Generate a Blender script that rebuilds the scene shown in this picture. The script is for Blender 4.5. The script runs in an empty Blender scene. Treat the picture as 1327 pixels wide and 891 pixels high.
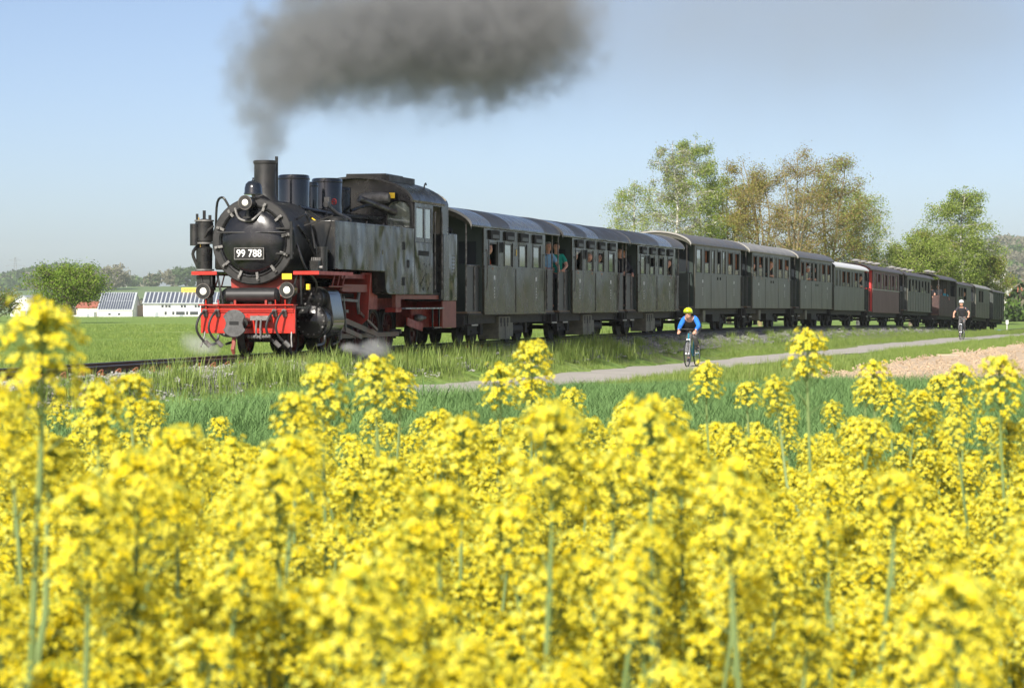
import bpy, bmesh, math, random
import numpy as np
from mathutils import Vector, Matrix, Euler
R = math.radians
rnd = random.Random(7)
nrs = np.random.RandomState(11)
sc = bpy.context.scene
COL = sc.collection

# ------------------------------------------------------------------ camera, world, sun, exposure
CAMZ = 1.7
cam_d = bpy.data.cameras.new('camera'); cam = bpy.data.objects.new('camera', cam_d); COL.objects.link(cam)
cam.location = (0, 0, CAMZ)
cam.rotation_euler = (R(90) - math.atan(53.5 / 3200), 0, 0)
cam_d.sensor_width = 36.0
cam_d.lens = 36.0 * 3200 / 1327
cam_d.clip_start = 0.1; cam_d.clip_end = 20000
cam_d.dof.use_dof = True; cam_d.dof.focus_distance = 50.0
cam_d.dof.aperture_fstop = cam_d.lens / 8.3
sc.camera = cam

SUN_AZ, SUN_EL = R(19.5), R(35)          # azimuth measured from straight behind the camera towards its left
sdir = Vector((-math.sin(SUN_AZ) * math.cos(SUN_EL), -math.cos(SUN_AZ) * math.cos(SUN_EL), math.sin(SUN_EL)))
w = bpy.data.worlds.new('World'); sc.world = w; w.use_nodes = True
nt = w.node_tree; nt.nodes.clear()
sky = nt.nodes.new('ShaderNodeTexSky'); sky.sky_type = 'NISHITA'; sky.sun_disc = False
sky.sun_elevation = SUN_EL; sky.sun_rotation = math.atan2(sdir.x, sdir.y)
sky.air_density = 0.5; sky.dust_density = 1.35; sky.ozone_density = 1.0; sky.altitude = 0
bg = nt.nodes.new('ShaderNodeBackground'); bg.inputs[1].default_value = 0.112
wo = nt.nodes.new('ShaderNodeOutputWorld')
wb = nt.nodes.new('ShaderNodeMix'); wb.data_type = 'RGBA'; wb.blend_type = 'MULTIPLY'; wb.inputs[0].default_value = 1; wb.inputs[7].default_value = (1.05, .985, .94, 1)
nt.links.new(sky.outputs[0], wb.inputs[6]); nt.links.new(wb.outputs[2], bg.inputs[0]); nt.links.new(bg.outputs[0], wo.inputs[0])
sl = bpy.data.lights.new('sun', 'SUN'); sun = bpy.data.objects.new('sun', sl); COL.objects.link(sun)
sl.energy = 5.0; sl.angle = R(0.53); sl.color = (1.0, 0.95, 0.86)
sun.rotation_euler = (-sdir).to_track_quat('-Z', 'Y').to_euler(); sun.location = (-40, -40, 60)
vs = sc.view_settings
vs.view_transform = 'Standard'; vs.look = 'None'; vs.gamma = 1.0; vs.use_curve_mapping = False; vs.exposure = 0.55
sc.render.engine = 'CYCLES'
cy = sc.cycles
cy.use_denoising = True; cy.max_bounces = 7; cy.diffuse_bounces = 3; cy.glossy_bounces = 3
cy.transmission_bounces = 4; cy.transparent_max_bounces = 24; cy.volume_bounces = 2
cy.volume_max_steps = 160; cy.volume_step_rate = 1.6; cy.caustics_reflective = False; cy.caustics_refractive = False
cy.sample_clamp_indirect = 6.0

# ------------------------------------------------------------------ materials
MATS = {}
def mat(name, col, rough=0.6, metal=0.0, col2=None, nscale=3.0, amt=0.6, bump=0.0, bscale=None, spec=0.5,
        coat=0.0, transl=None, stretch=None, sheen_mix=None, emit=0.0, rvar=0.0):
    m = bpy.data.materials.new(name); m.use_nodes = True; MATS[name] = m
    t = m.node_tree; b = t.nodes['Principled BSDF']; out = t.nodes['Material Output']
    b.inputs['Base Color'].default_value = (*col, 1); b.inputs['Roughness'].default_value = rough
    b.inputs['Metallic'].default_value = metal; b.inputs['Specular IOR Level'].default_value = spec
    b.inputs['Coat Weight'].default_value = coat; b.inputs['Coat Roughness'].default_value = 0.15
    co = t.nodes.new('ShaderNodeTexCoord'); src = co.outputs['Object']
    if stretch:
        mp = t.nodes.new('ShaderNodeMapping'); mp.inputs['Scale'].default_value = stretch
        t.links.new(src, mp.inputs[0]); src = mp.outputs[0]
    if col2:
        n = t.nodes.new('ShaderNodeTexNoise'); n.inputs['Scale'].default_value = nscale; n.inputs['Detail'].default_value = 6
        n.inputs['Roughness'].default_value = 0.62
        t.links.new(src, n.inputs['Vector'])
        mr = t.nodes.new('ShaderNodeMapRange'); mr.inputs[1].default_value = 0.5 - 0.28 * amt; mr.inputs[2].default_value = 0.5 + 0.28 * amt
        mr.interpolation_type = 'SMOOTHSTEP'
        t.links.new(n.outputs[0], mr.inputs[0])
        mx = t.nodes.new('ShaderNodeMix'); mx.data_type = 'RGBA'
        mx.inputs[6].default_value = (*col, 1); mx.inputs[7].default_value = (*col2, 1)
        t.links.new(mr.outputs[0], mx.inputs[0]); t.links.new(mx.outputs[2], b.inputs['Base Color'])
        if rvar:
            m2 = t.nodes.new('ShaderNodeMapRange'); m2.inputs[3].default_value = max(0.03, rough - rvar); m2.inputs[4].default_value = min(1, rough + rvar)
            t.links.new(mr.outputs[0], m2.inputs[0]); t.links.new(m2.outputs[0], b.inputs['Roughness'])
    if bump:
        n2 = t.nodes.new('ShaderNodeTexNoise'); n2.inputs['Scale'].default_value = bscale or nscale * 3; n2.inputs['Detail'].default_value = 5 if (bscale or 9) > 2.7 else 1.0
        t.links.new(src, n2.inputs['Vector'])
        bp = t.nodes.new('ShaderNodeBump'); bp.inputs['Strength'].default_value = bump; bp.inputs['Distance'].default_value = 0.03 if (bscale or 9) > 2.7 else .12
        t.links.new(n2.outputs[0], bp.inputs['Height']); t.links.new(bp.outputs[0], b.inputs['Normal'])
    if transl is not None:
        tr = t.nodes.new('ShaderNodeBsdfTranslucent'); ms = t.nodes.new('ShaderNodeMixShader'); ms.inputs[0].default_value = transl
        if col2: t.links.new(mx.outputs[2], tr.inputs[0])
        else: tr.inputs[0].default_value = (*col, 1)
        t.links.new(b.outputs[0], ms.inputs[1]); t.links.new(tr.outputs[0], ms.inputs[2]); t.links.new(ms.outputs[0], out.inputs[0])
    if emit: b.inputs['Emission Color'].default_value = (*col, 1); b.inputs['Emission Strength'].default_value = emit
    return m
def glass_mat(name, tint, refl=0.25, rough=0.03, sheen_mix=0.12):
    m = bpy.data.materials.new(name); m.use_nodes = True; MATS[name] = m
    t = m.node_tree; t.nodes.clear(); out = t.nodes.new('ShaderNodeOutputMaterial')
    tr = t.nodes.new('ShaderNodeBsdfTransparent'); tr.inputs[0].default_value = (*tint, 1)
    gl = t.nodes.new('ShaderNodeBsdfGlossy'); gl.inputs['Roughness'].default_value = rough; gl.inputs[0].default_value = (.9, .95, .95, 1)
    df = t.nodes.new('ShaderNodeBsdfDiffuse'); df.inputs[0].default_value = (.45, .48, .42, 1)
    fr = t.nodes.new('ShaderNodeFresnel'); fr.inputs[0].default_value = 1.5
    ad = t.nodes.new('ShaderNodeMath'); ad.operation = 'ADD'; ad.inputs[1].default_value = refl; t.links.new(fr.outputs[0], ad.inputs[0])
    a = t.nodes.new('ShaderNodeMixShader'); t.links.new(ad.outputs[0], a.inputs[0]); t.links.new(tr.outputs[0], a.inputs[1]); t.links.new(gl.outputs[0], a.inputs[2])
    c = t.nodes.new('ShaderNodeMixShader'); c.inputs[0].default_value = sheen_mix; t.links.new(a.outputs[0], c.inputs[1]); t.links.new(df.outputs[0], c.inputs[2])  # mixed-in pale diffuse stands for sky reflected in the glass
    t.links.new(c.outputs[0], out.inputs[0]); return m

# vehicles
mat('loco_black', (.010, .0105, .012), .32, col2=(.024, .0235, .022), nscale=4, rvar=.1, bump=.05, bscale=30)
mat('satin_black', (.014, .014, .015), .42, col2=(.022, .022, .022), nscale=7)
mat('smokebox_grey', (.010, .010, .0105), .52, col2=(.019, .018, .0175), nscale=5, bump=.1, bscale=25, rvar=.1)
mat('door_black', (.007, .008, .010), .22, col2=(.014, .014, .016), nscale=6, rvar=.06)
mat('tank_grey', (.017, .019, .022), .2, col2=(.042, .040, .036), nscale=2.4, amt=.5, stretch=(1.2, 1, .6), rvar=.12, bump=.55, bscale=1.6, spec=.45)
mat('cab_grey', (.03, .034, .04), .26, col2=(.06, .058, .052), nscale=2.2, amt=.8, rvar=.1, bump=.06, bscale=5)
mat('gloss_black', (.012, .015, .02), .13, coat=.5)
mat('soot_shade', (.01, .01, .01), .8)  # dull black for sooty parts, also stands for shade inside holes
mat('loco_red', (.50, .022, .010), .38, col2=(.40, .02, .012), nscale=5, rvar=.08)
mat('dusty_red', (.34, .026, .015), .5, col2=(.22, .03, .02), nscale=6, rvar=.1)
mat('faded_red', (.28, .075, .05), .55, col2=(.22, .06, .042), nscale=5)
mat('steel', (.20, .19, .18), .45, metal=.7, col2=(.08, .07, .06), nscale=9, rvar=.12)
mat('wheel_red', (.15, .02, .014), .5, col2=(.08, .02, .016), nscale=7)
mat('rod_grey', (.10, .085, .075), .4, metal=.4, col2=(.14, .06, .045), nscale=5)
mat('coupler_grey', (.11, .11, .11), .5, metal=.3, col2=(.07, .07, .07), nscale=14)
mat('dull_steel', (.22, .215, .205), .55, metal=.35, col2=(.12, .115, .11), nscale=10)
mat('cyl_cover', (.02, .024, .02), .16, col2=(.03, .03, .026), nscale=3, coat=.3)
mat('brass', (.55, .36, .10), .3, metal=.9)
mat('yellow_paint', (.80, .52, .015), .5)
mat('white_paint', (.8, .8, .78), .5)
mat('lamp_glass', (.82, .80, .72), .12, coat=.6)
mat('lens_bright', (.9, .88, .78), .05, metal=.3)
mat('rubber', (.02, .02, .02), .6)
mat('body_olive', (.027, .026, .019), .24, col2=(.044, .041, .029), nscale=1.4, amt=.8, stretch=(1, 1, .6), rvar=.08, bump=.4, bscale=1.0, spec=.33)
mat('body_green', (.082, .085, .067), .36, col2=(.105, .102, .080), nscale=1.2, amt=.9, stretch=(1, 1, .6), rvar=.06, bump=.3, bscale=.9, spec=.4)
mat('body_grey', (.12, .118, .09), .5, col2=(.165, .155, .12), nscale=2.5, stretch=(1, 1, .4))
mat('body_dark', (.035, .045, .040), .45, col2=(.06, .068, .06), nscale=2.5)
mat('body_maroon', (.12, .040, .038), .45, col2=(.16, .075, .068), nscale=2.2, stretch=(1, 1, .4), spec=.25)
mat('body_brown', (.085, .040, .034), .5, col2=(.05, .028, .025), nscale=4)
mat('end_red', (.62, .05, .045), .45)
mat('end_green_shaded', (.022, .038, .033), .4, col2=(.035, .05, .043), nscale=3)  # green end walls darkened so gaps between carriages read as shade
mat('band_cream', (.42, .43, .34), .5, col2=(.36, .37, .3), nscale=3)
mat('interior', (.20, .13, .075), .6, col2=(.13, .085, .05), nscale=4)
mat('curtain', (.26, .10, .035), .8, col2=(.20, .07, .025), nscale=8)
mat('roof_grey', (.10, .095, .09), .5, col2=(.17, .16, .15), nscale=1.8, rvar=.12)
mat('roof_sky_sheen', (.12, .14, .17), .26, col2=(.24, .27, .31), nscale=2.5, rvar=.08, stretch=(3, .4, .4))  # sky's blue reflection put into the colour of grey sheets
mat('roof_pale', (.36, .35, .33), .6, col2=(.27, .265, .255), nscale=2.2)
mat('roof_white', (.86, .86, .84), .5)
mat('roof_dark', (.09, .075, .07), .55, col2=(.13, .115, .11), nscale=3)
mat('roof_edge', (.34, .33, .30), .5)
mat('underframe', (.02, .019, .018), .7, col2=(.04, .035, .03), nscale=6)
mat('box_drab', (.20, .19, .135), .6, col2=(.13, .12, .09), nscale=5)
mat('window_frame', (.05, .055, .048), .45)
glass_mat('pane', (.72, .78, .72), .24, .03, .16)
glass_mat('pane_pale', (.55, .62, .55), .38, .06, .32)
mat('rail_steel', (.035, .026, .022), .55, col2=(.075, .045, .032), nscale=7, metal=.2)
mat('rail_top', (.10, .095, .09), .3, metal=.7)
mat('clip_rust', (.30, .105, .05), .8, col2=(.2, .07, .04), nscale=20)
mat('sleeper', (.10, .065, .048), .85, col2=(.16, .12, .095), nscale=8)
# people
mat('skin', (.60, .33, .23), .5, spec=.3)
mat('hair_grey', (.30, .28, .26), .7); mat('hair_brown', (.07, .042, .025), .6); mat('hair_dark', (.02, .016, .013), .6); mat('hair_fair', (.45, .22, .08), .6)
for n_, c_ in dict(shirt_green=(.0, .30, .22), shirt_lightblue=(.28, .52, .75), shirt_white=(.65, .66, .64), jacket_black=(.02, .02, .025), jacket_blue=(.02, .19, .72),
                   shirt_charcoal=(.04, .04, .05), shirt_grey=(.30, .31, .33), shirt_cyan=(.10, .50, .62), shirt_pink=(.55, .25, .20), shirt_orange=(.72, .13, .035),
                   trousers_grey=(.12, .12, .125), trousers_black=(.02, .02, .022), shirt_beige=(.45, .40, .30), cloth_blue=(.08, .18, .42)).items():
    mat(n_, c_, .85, col2=tuple(x * .8 for x in c_), nscale=12, bump=.15, bscale=14)
mat('helmet_yellow', (.72, .90, .02), .35, coat=.3); mat('helmet_white', (.8, .8, .8), .35, coat=.3)
mat('bike_frame_blue', (.01, .20, .28), .3, coat=.4); mat('bike_frame_dark', (.03, .03, .035), .3, coat=.4)
mat('alloy', (.6, .6, .6), .3, metal=.9)
# ground
mat('asphalt', (.43, .40, .36), .95, col2=(.34, .32, .29), nscale=.9, amt=.9, bump=.25, bscale=30)
mat('soil', (.52, .41, .29), 1, col2=(.43, .325, .22), nscale=1.6, bump=1.0, bscale=4, amt=1.1)
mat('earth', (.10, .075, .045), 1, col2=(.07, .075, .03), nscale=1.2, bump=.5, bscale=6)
mat('verge_soil', (.14, .20, .045), 1, col2=(.19, .22, .07), nscale=.8, bump=.6, bscale=5)
mat('ballast_bed', (.33, .32, .30), .95, col2=(.17, .165, .155), nscale=16, amt=.8, bump=1, bscale=18)
mat('stone', (.40, .39, .37), .9, col2=(.25, .245, .235), nscale=1.5, bump=.3, bscale=30)
mat('stone_dark', (.25, .25, .25), .9, col2=(.14, .14, .14), nscale=2)
# plants
mat('petal', (.92, .80, .04), .6, col2=(.94, .86, .12), nscale=60, transl=.45, spec=.2)
mat('petal_deep', (.89, .71, .018), .6, col2=(.92, .77, .04), nscale=60, transl=.45, spec=.2)
mat('bud', (.38, .44, .06), .6, col2=(.50, .52, .09), nscale=90, transl=.2)
mat('rape_stem', (.17, .25, .08), .6, col2=(.23, .31, .11), nscale=6, transl=.15)
mat('rape_leaf', (.07, .14, .06), .5, col2=(.11, .18, .08), nscale=9, transl=.3)
mat('wheat', (.16, .29, .09), .65, col2=(.23, .36, .13), nscale=1.2, transl=.35, spec=.25)
mat('grass', (.23, .33, .065), .6, col2=(.30, .37, .09), nscale=1.5, transl=.35)
mat('grass_dark', (.17, .27, .05), .6, col2=(.23, .31, .07), nscale=1.5, transl=.35)
mat('grass_dry', (.34, .32, .13), .6, col2=(.26, .28, .09), nscale=2, transl=.3)
mat('bark', (.13, .10, .075), .9, col2=(.21, .17, .12), nscale=4, bump=.4)
mat('bark_lichen', (.26, .22, .09), .9, col2=(.17, .13, .085), nscale=2.5)
mat('bark_birch', (.62, .60, .55), .8, col2=(.13, .12, .11), nscale=2.2, amt=.25)
mat('twig_brown', (.17, .095, .06), .9)
for n_, c_, d_ in (('leaf_cherry', (.12, .205, .02), (.18, .27, .03)), ('leaf_birch', (.24, .31, .06), (.32, .37, .10)), ('leaf_olive', (.23, .235, .045), (.30, .28, .07)),
                   ('leaf_bronze', (.23, .155, .06), (.28, .19, .08)), ('leaf_fresh', (.17, .26, .03), (.24, .31, .05)), ('leaf_far', (.075, .12, .045), (.10, .15, .06)),
                   ('leaf_grey', (.20, .19, .13), (.26, .24, .17)), ('blossom', (.75, .74, .70), (.85, .84, .80)), ('leaf_bush', (.10, .18, .03), (.14, .22, .045))):
    mat(n_, c_, .6, col2=d_, nscale=.7, transl=.35, spec=.25)
# buildings
mat('wall_white', (.80, .79, .76), .8, col2=(.72, .71, .69), nscale=.4); mat('wall_cream', (.70, .64, .52), .8)
mat('roof_tile', (.36, .105, .06), .8, col2=(.28, .085, .055), nscale=.7); mat('roof_metal', (.42, .45, .47), .5); mat('roof_orange', (.50, .16, .07), .8)
mat('solar', (.07, .08, .115), .3); mat('solar_frame', (.45, .47, .5), .4); mat('dark_glass', (.03, .035, .04), .15)
mat('wall_grey', (.30, .33, .36), .8); mat('wall_brick', (.40, .26, .19), .85); mat('sign_yellow', (.85, .55, .05), .5); mat('post_white', (.75, .75, .72), .5)
mat('tarp_blue', (.10, .22, .34), .6, col2=(.05, .12, .2), nscale=3); mat('lattice', (.16, .17, .18), .7)

# ------------------------------------------------------------------ mesh helpers
class MB:
    def __init__(s): s.v = []; s.f = []; s.m = []; s.cm = 0
    def add(s, vs, fs):
        o = len(s.v); s.v += [tuple(p) for p in vs]; s.f += [tuple(i + o for i in q) for q in fs]; s.m += [s.cm] * len(fs); return s
    def box(s, x0, x1, y0, y1, z0, z1):
        x0, x1 = sorted((x0, x1)); y0, y1 = sorted((y0, y1)); z0, z1 = sorted((z0, z1))
        return s.add([(x0, y0, z0), (x1, y0, z0), (x1, y1, z0), (x0, y1, z0), (x0, y0, z1), (x1, y0, z1), (x1, y1, z1), (x0, y1, z1)],
                     [(0, 3, 2, 1), (4, 5, 6, 7), (0, 1, 5, 4), (1, 2, 6, 5), (2, 3, 7, 6), (3, 0, 4, 7)])
    def bar(s, a, b, wx, wz, up=(0, 0, 1)):
        a = Vector(a); b = Vector(b); d = (b - a).normalized(); u = Vector(up)
        if abs(d.dot(u)) > .98: u = Vector((0, 1, 0))
        sd = d.cross(u).normalized() * wx / 2; uu = sd.cross(d).normalized() * wz / 2
        p = [a - sd - uu, a + sd - uu, a + sd + uu, a - sd + uu, b - sd - uu, b + sd - uu, b + sd + uu, b - sd + uu]
        return s.add(p, [(0, 1, 2, 3), (7, 6, 5, 4), (0, 4, 5, 1), (1, 5, 6, 2), (2, 6, 7, 3), (3, 7, 4, 0)])
    def ring(s, c, d, r, n):
        d = Vector(d).normalized(); a = d.orthogonal().normalized()
        if abs(d.z) < .9: a = Vector((0, 0, 1)).cross(d).normalized()
        b = d.cross(a)
        return [Vector(c) + (a * math.cos(2 * math.pi * i / n) + b * math.sin(2 * math.pi * i / n)) * r for i in range(n)]
    def cyl(s, a, b, r0, r1=None, n=16, cap=True):
        r1 = r0 if r1 is None else r1; d = Vector(b) - Vector(a)
        vs = s.ring(a, d, r0, n) + s.ring(b, d, r1, n)
        fs = [(i, (i + 1) % n, n + (i + 1) % n, n + i) for i in range(n)]
        if cap: fs += [tuple(range(n - 1, -1, -1)), tuple(range(n, 2 * n))]
        return s.add(vs, fs)
    def tube(s, pts, r, n=6, cap=True):
        pts = [Vector(p) for p in pts]
        if not isinstance(r, (list, tuple)) and 3 <= len(pts) <= 12:      # soften bends
            q = [pts[0]]
            for i in range(len(pts) - 1):
                a_, b_, c_, d_ = pts[max(i - 1, 0)], pts[i], pts[i + 1], pts[min(i + 2, len(pts) - 1)]
                for u in (.25, .5, .75, 1): q.append(.5 * (2 * b_ + (c_ - a_) * u + (2 * a_ - 5 * b_ + 4 * c_ - d_) * u * u + (3 * b_ - a_ - 3 * c_ + d_) * u ** 3))
            pts = q
        k = len(pts); rs = r if isinstance(r, (list, tuple)) else [r] * k
        vs = []; a = None
        for i, p in enumerate(pts):
            d = (pts[min(i + 1, k - 1)] - pts[max(i - 1, 0)]).normalized()
            if a is None: a = d.orthogonal().normalized()
            a = (a - d * a.dot(d)).normalized(); b = d.cross(a)
            vs += [p + (a * math.cos(2 * math.pi * j / n) + b * math.sin(2 * math.pi * j / n)) * rs[i] for j in range(n)]
        fs = [(i * n + j, i * n + (j + 1) % n, (i + 1) * n + (j + 1) % n, (i + 1) * n + j) for i in range(k - 1) for j in range(n)]
        if cap: fs += [tuple(range(n - 1, -1, -1)), tuple(range((k - 1) * n, k * n))]
        return s.add(vs, fs)
    def lathe(s, prof, o, d=(0, 0, 1), n=20, cap=True):
        d = Vector(d).normalized(); o = Vector(o); vs = []
        for r, h in prof: vs += s.ring(o + d * h, d, max(r, 1e-4), n)
        k = len(prof)
        fs = [(i * n + j, i * n + (j + 1) % n, (i + 1) * n + (j + 1) % n, (i + 1) * n + j) for i in range(k - 1) for j in range(n)]
        if cap: fs += [tuple(range(n - 1, -1, -1)), tuple(range((k - 1) * n, k * n))]
        return s.add(vs, fs)
    def prism(s, pts, a, b, axis='y'):
        def P(p, t): return {'y': (p[0], t, p[1]), 'x': (t, p[0], p[1]), 'z': (p[0], p[1], t)}[axis]
        n = len(pts); vs = [P(p, a) for p in pts] + [P(p, b) for p in pts]
        return s.add(vs, [tuple(range(n)), tuple(range(2 * n - 1, n - 1, -1))] + [(i, n + i, n + (i + 1) % n, (i + 1) % n) for i in range(n)])
    def ell(s, c, rx, ry, rz, n=12, k=8):
        vs = [(c[0], c[1], c[2] - rz)]
        for i in range(1, k):
            ph = -math.pi / 2 + math.pi * i / k
            vs += [(c[0] + rx * math.cos(ph) * math.cos(2 * math.pi * j / n), c[1] + ry * math.cos(ph) * math.sin(2 * math.pi * j / n), c[2] + rz * math.sin(ph)) for j in range(n)]
        vs.append((c[0], c[1], c[2] + rz)); fs = [(0, 1 + (j + 1) % n, 1 + j) for j in range(n)]
        for i in range(k - 2): fs += [(1 + i * n + j, 1 + i * n + (j + 1) % n, 1 + (i + 1) * n + (j + 1) % n, 1 + (i + 1) * n + j) for j in range(n)]
        t = len(vs) - 1; b = 1 + (k - 2) * n
        fs += [(b + j, b + (j + 1) % n, t) for j in range(n)]
        return s.add(vs, fs)
    def mesh(s, name, mats, smooth=True, ang=35):
        me = bpy.data.meshes.new(name); me.from_pydata(s.v, [], s.f)
        mats = mats if isinstance(mats, (list, tuple)) else [mats]
        for m in mats: me.materials.append(MATS[m])
        if len(mats) > 1: me.polygons.foreach_set('material_index', s.m)
        bm = bmesh.new(); bm.from_mesh(me); bmesh.ops.recalc_face_normals(bm, faces=bm.faces); bm.to_mesh(me); bm.free()
        if smooth:
            me.polygons.foreach_set('use_smooth', [True] * len(me.polygons)); me.set_sharp_from_angle(angle=R(ang))
        me.update(); return me
    def build(s, name, mats, parent=None, loc=None, smooth=True, bevel=0):
        return inst(name, s.mesh(name, mats, smooth), parent, loc, bevel=bevel)
def inst(name, me, parent=None, loc=None, rot=None, scale=None, bevel=0):
    o = bpy.data.objects.new(name, me); COL.objects.link(o)
    if parent: o.parent = parent
    if loc is not None: o.location = loc
    if rot is not None: o.rotation_euler = rot
    if scale is not None: o.scale = scale if hasattr(scale, '__len__') else (scale,) * 3
    if bevel:
        b = o.modifiers.new('bevel', 'BEVEL'); b.width = bevel; b.segments = 2; b.limit_method = 'ANGLE'; b.angle_limit = R(50)
    return o
def tag(o, label=None, cat=None, group=None, kind=None):
    if label: o['label'] = label
    if cat: o['category'] = cat
    if group: o['group'] = group
    if kind: o['kind'] = kind
    return o
def empty(name, loc, rz=0, label=None, cat=None, group=None):
    o = bpy.data.objects.new(name, None); COL.objects.link(o); o.location = loc; o.rotation_euler = (0, 0, rz); o.empty_display_size = .2
    return tag(o, label, cat, group)
def np_mesh(name, verts, faces, mats, midx=None, smooth=False):
    """verts (n,3), faces (m,k) all the same size"""
    me = bpy.data.meshes.new(name); verts = np.asarray(verts, dtype=np.float32); faces = np.asarray(faces, dtype=np.int32)
    m, k = faces.shape
    me.vertices.add(len(verts)); me.vertices.foreach_set('co', verts.ravel())
    me.loops.add(m * k); me.loops.foreach_set('vertex_index', faces.ravel())
    me.polygons.add(m); me.polygons.foreach_set('loop_start', np.arange(0, m * k, k, dtype=np.int32))
    for x in mats: me.materials.append(MATS[x])
    if midx is not None: me.polygons.foreach_set('material_index', np.asarray(midx, dtype=np.int32))
    if smooth: me.polygons.foreach_set('use_smooth', np.ones(m, dtype=bool))
    me.update(calc_edges=True); return me
def sstep(a, b, x):
    t = np.clip((np.asarray(x, dtype=float) - a) / (b - a), 0, 1); return t * t * (3 - 2 * t)

def scatter(name, protos, pts, rots, scl, idx, label, cat, kind='stuff'):
    """one object: geometry-node instances of small clumps on points"""
    me = bpy.data.meshes.new(name); pts = np.asarray(pts, dtype=np.float32); n = len(pts)
    me.vertices.add(n); me.vertices.foreach_set('co', pts.ravel())
    a = me.attributes.new('rot', 'FLOAT_VECTOR', 'POINT'); a.data.foreach_set('vector', np.asarray(rots, dtype=np.float32).ravel())
    a = me.attributes.new('scl', 'FLOAT', 'POINT'); a.data.foreach_set('value', np.asarray(scl, dtype=np.float32))
    a = me.attributes.new('idx', 'INT', 'POINT'); a.data.foreach_set('value', np.asarray(idx, dtype=np.int32))
    o = bpy.data.objects.new(name, me); COL.objects.link(o); tag(o, label, cat, kind=kind)
    g = bpy.data.node_groups.new(name, 'GeometryNodeTree')
    g.interface.new_socket('Geometry', in_out='INPUT', socket_type='NodeSocketGeometry'); g.interface.new_socket('Geometry', in_out='OUTPUT', socket_type='NodeSocketGeometry')
    N = g.nodes; Lk = g.links.new; gi = N.new('NodeGroupInput'); go = N.new('NodeGroupOutput'); jn = N.new('GeometryNodeJoinGeometry')
    def at(nm, ty):
        q = N.new('GeometryNodeInputNamedAttribute'); q.data_type = ty; q.inputs[0].default_value = nm; return q.outputs[0]
    rot, sca, ix = at('rot', 'FLOAT_VECTOR'), at('scl', 'FLOAT'), at('idx', 'INT')
    e2r = N.new('FunctionNodeEulerToRotation'); Lk(rot, e2r.inputs[0])
    for k, pm in enumerate(protos):
        po = bpy.data.objects.new(name + '_clump', pm)
        oi = N.new('GeometryNodeObjectInfo'); oi.inputs[0].default_value = po
        cp = N.new('FunctionNodeCompare'); cp.data_type = 'INT'; cp.operation = 'EQUAL'; Lk(ix, cp.inputs[2]); cp.inputs[3].default_value = k
        ip = N.new('GeometryNodeInstanceOnPoints'); Lk(gi.outputs[0], ip.inputs['Points']); Lk(cp.outputs[0], ip.inputs['Selection'])
        Lk(oi.outputs['Geometry'], ip.inputs['Instance']); Lk(e2r.outputs[0], ip.inputs['Rotation']); Lk(sca, ip.inputs['Scale'])
        Lk(ip.outputs[0], jn.inputs[0])
    Lk(jn.outputs[0], go.inputs[0])
    md = o.modifiers.new('scatter', 'NODES'); md.node_group = g
    return o

# ------------------------------------------------------------------ the lie of the land
FPX, CXP = 3200.0, 663.5
def at(px, d, z=0.0): return Vector(((px - CXP) / FPX * d, d, z))
def trX(Y): return -4.3 + .25 * (Y - 45) + .0003 * (Y - 45) ** 2
def trT(Y): return .25 + .0006 * (Y - 45)
def trZ(Y): return np.where(np.asarray(Y) < 80, .77, .77 - .00011 * (np.asarray(Y, dtype=float) - 80) ** 2)
def track_off(x, y):
    """signed distance to the track's centre line, negative on the camera's side"""
    t = trT(y); return -(x - trX(y)) / np.sqrt(1 + t * t)
def base_h(x, y):
    x = np.asarray(x, dtype=float); y = np.asarray(y, dtype=float)
    right = sstep(-6, 14, x - (y - 90) * .1) * -.00005 * np.clip(y - 90, 0, 110) ** 2
    far = -4.2 * sstep(285, 620, y) * (1 - .6 * sstep(40, 160, x))
    rise = .22 * (1 - sstep(40, 66, y)) * sstep(4, 20, y) * (1 - sstep(0, 7, x))
    return right + far + rise + .04 * np.sin(x * .31 + 1) * np.sin(y * .23) * sstep(4, 20, y)
def ground_h(x, y):
    z = base_h(x, y); o = track_off(np.asarray(x, dtype=float), np.clip(y, 0, 260)); yy = np.clip(np.asarray(y, dtype=float), 0, 260)
    rz = trZ(np.clip(yy, 0, 182)) - .36
    k = 1 - sstep(1.55, 2.5, np.abs(o)); k = np.where(np.asarray(y) > 195, k * (1 - sstep(195, 240, y)), k)
    return np.where(rz > z, z + (rz - z) * k, z - (z - rz + .06) * k)

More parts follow.
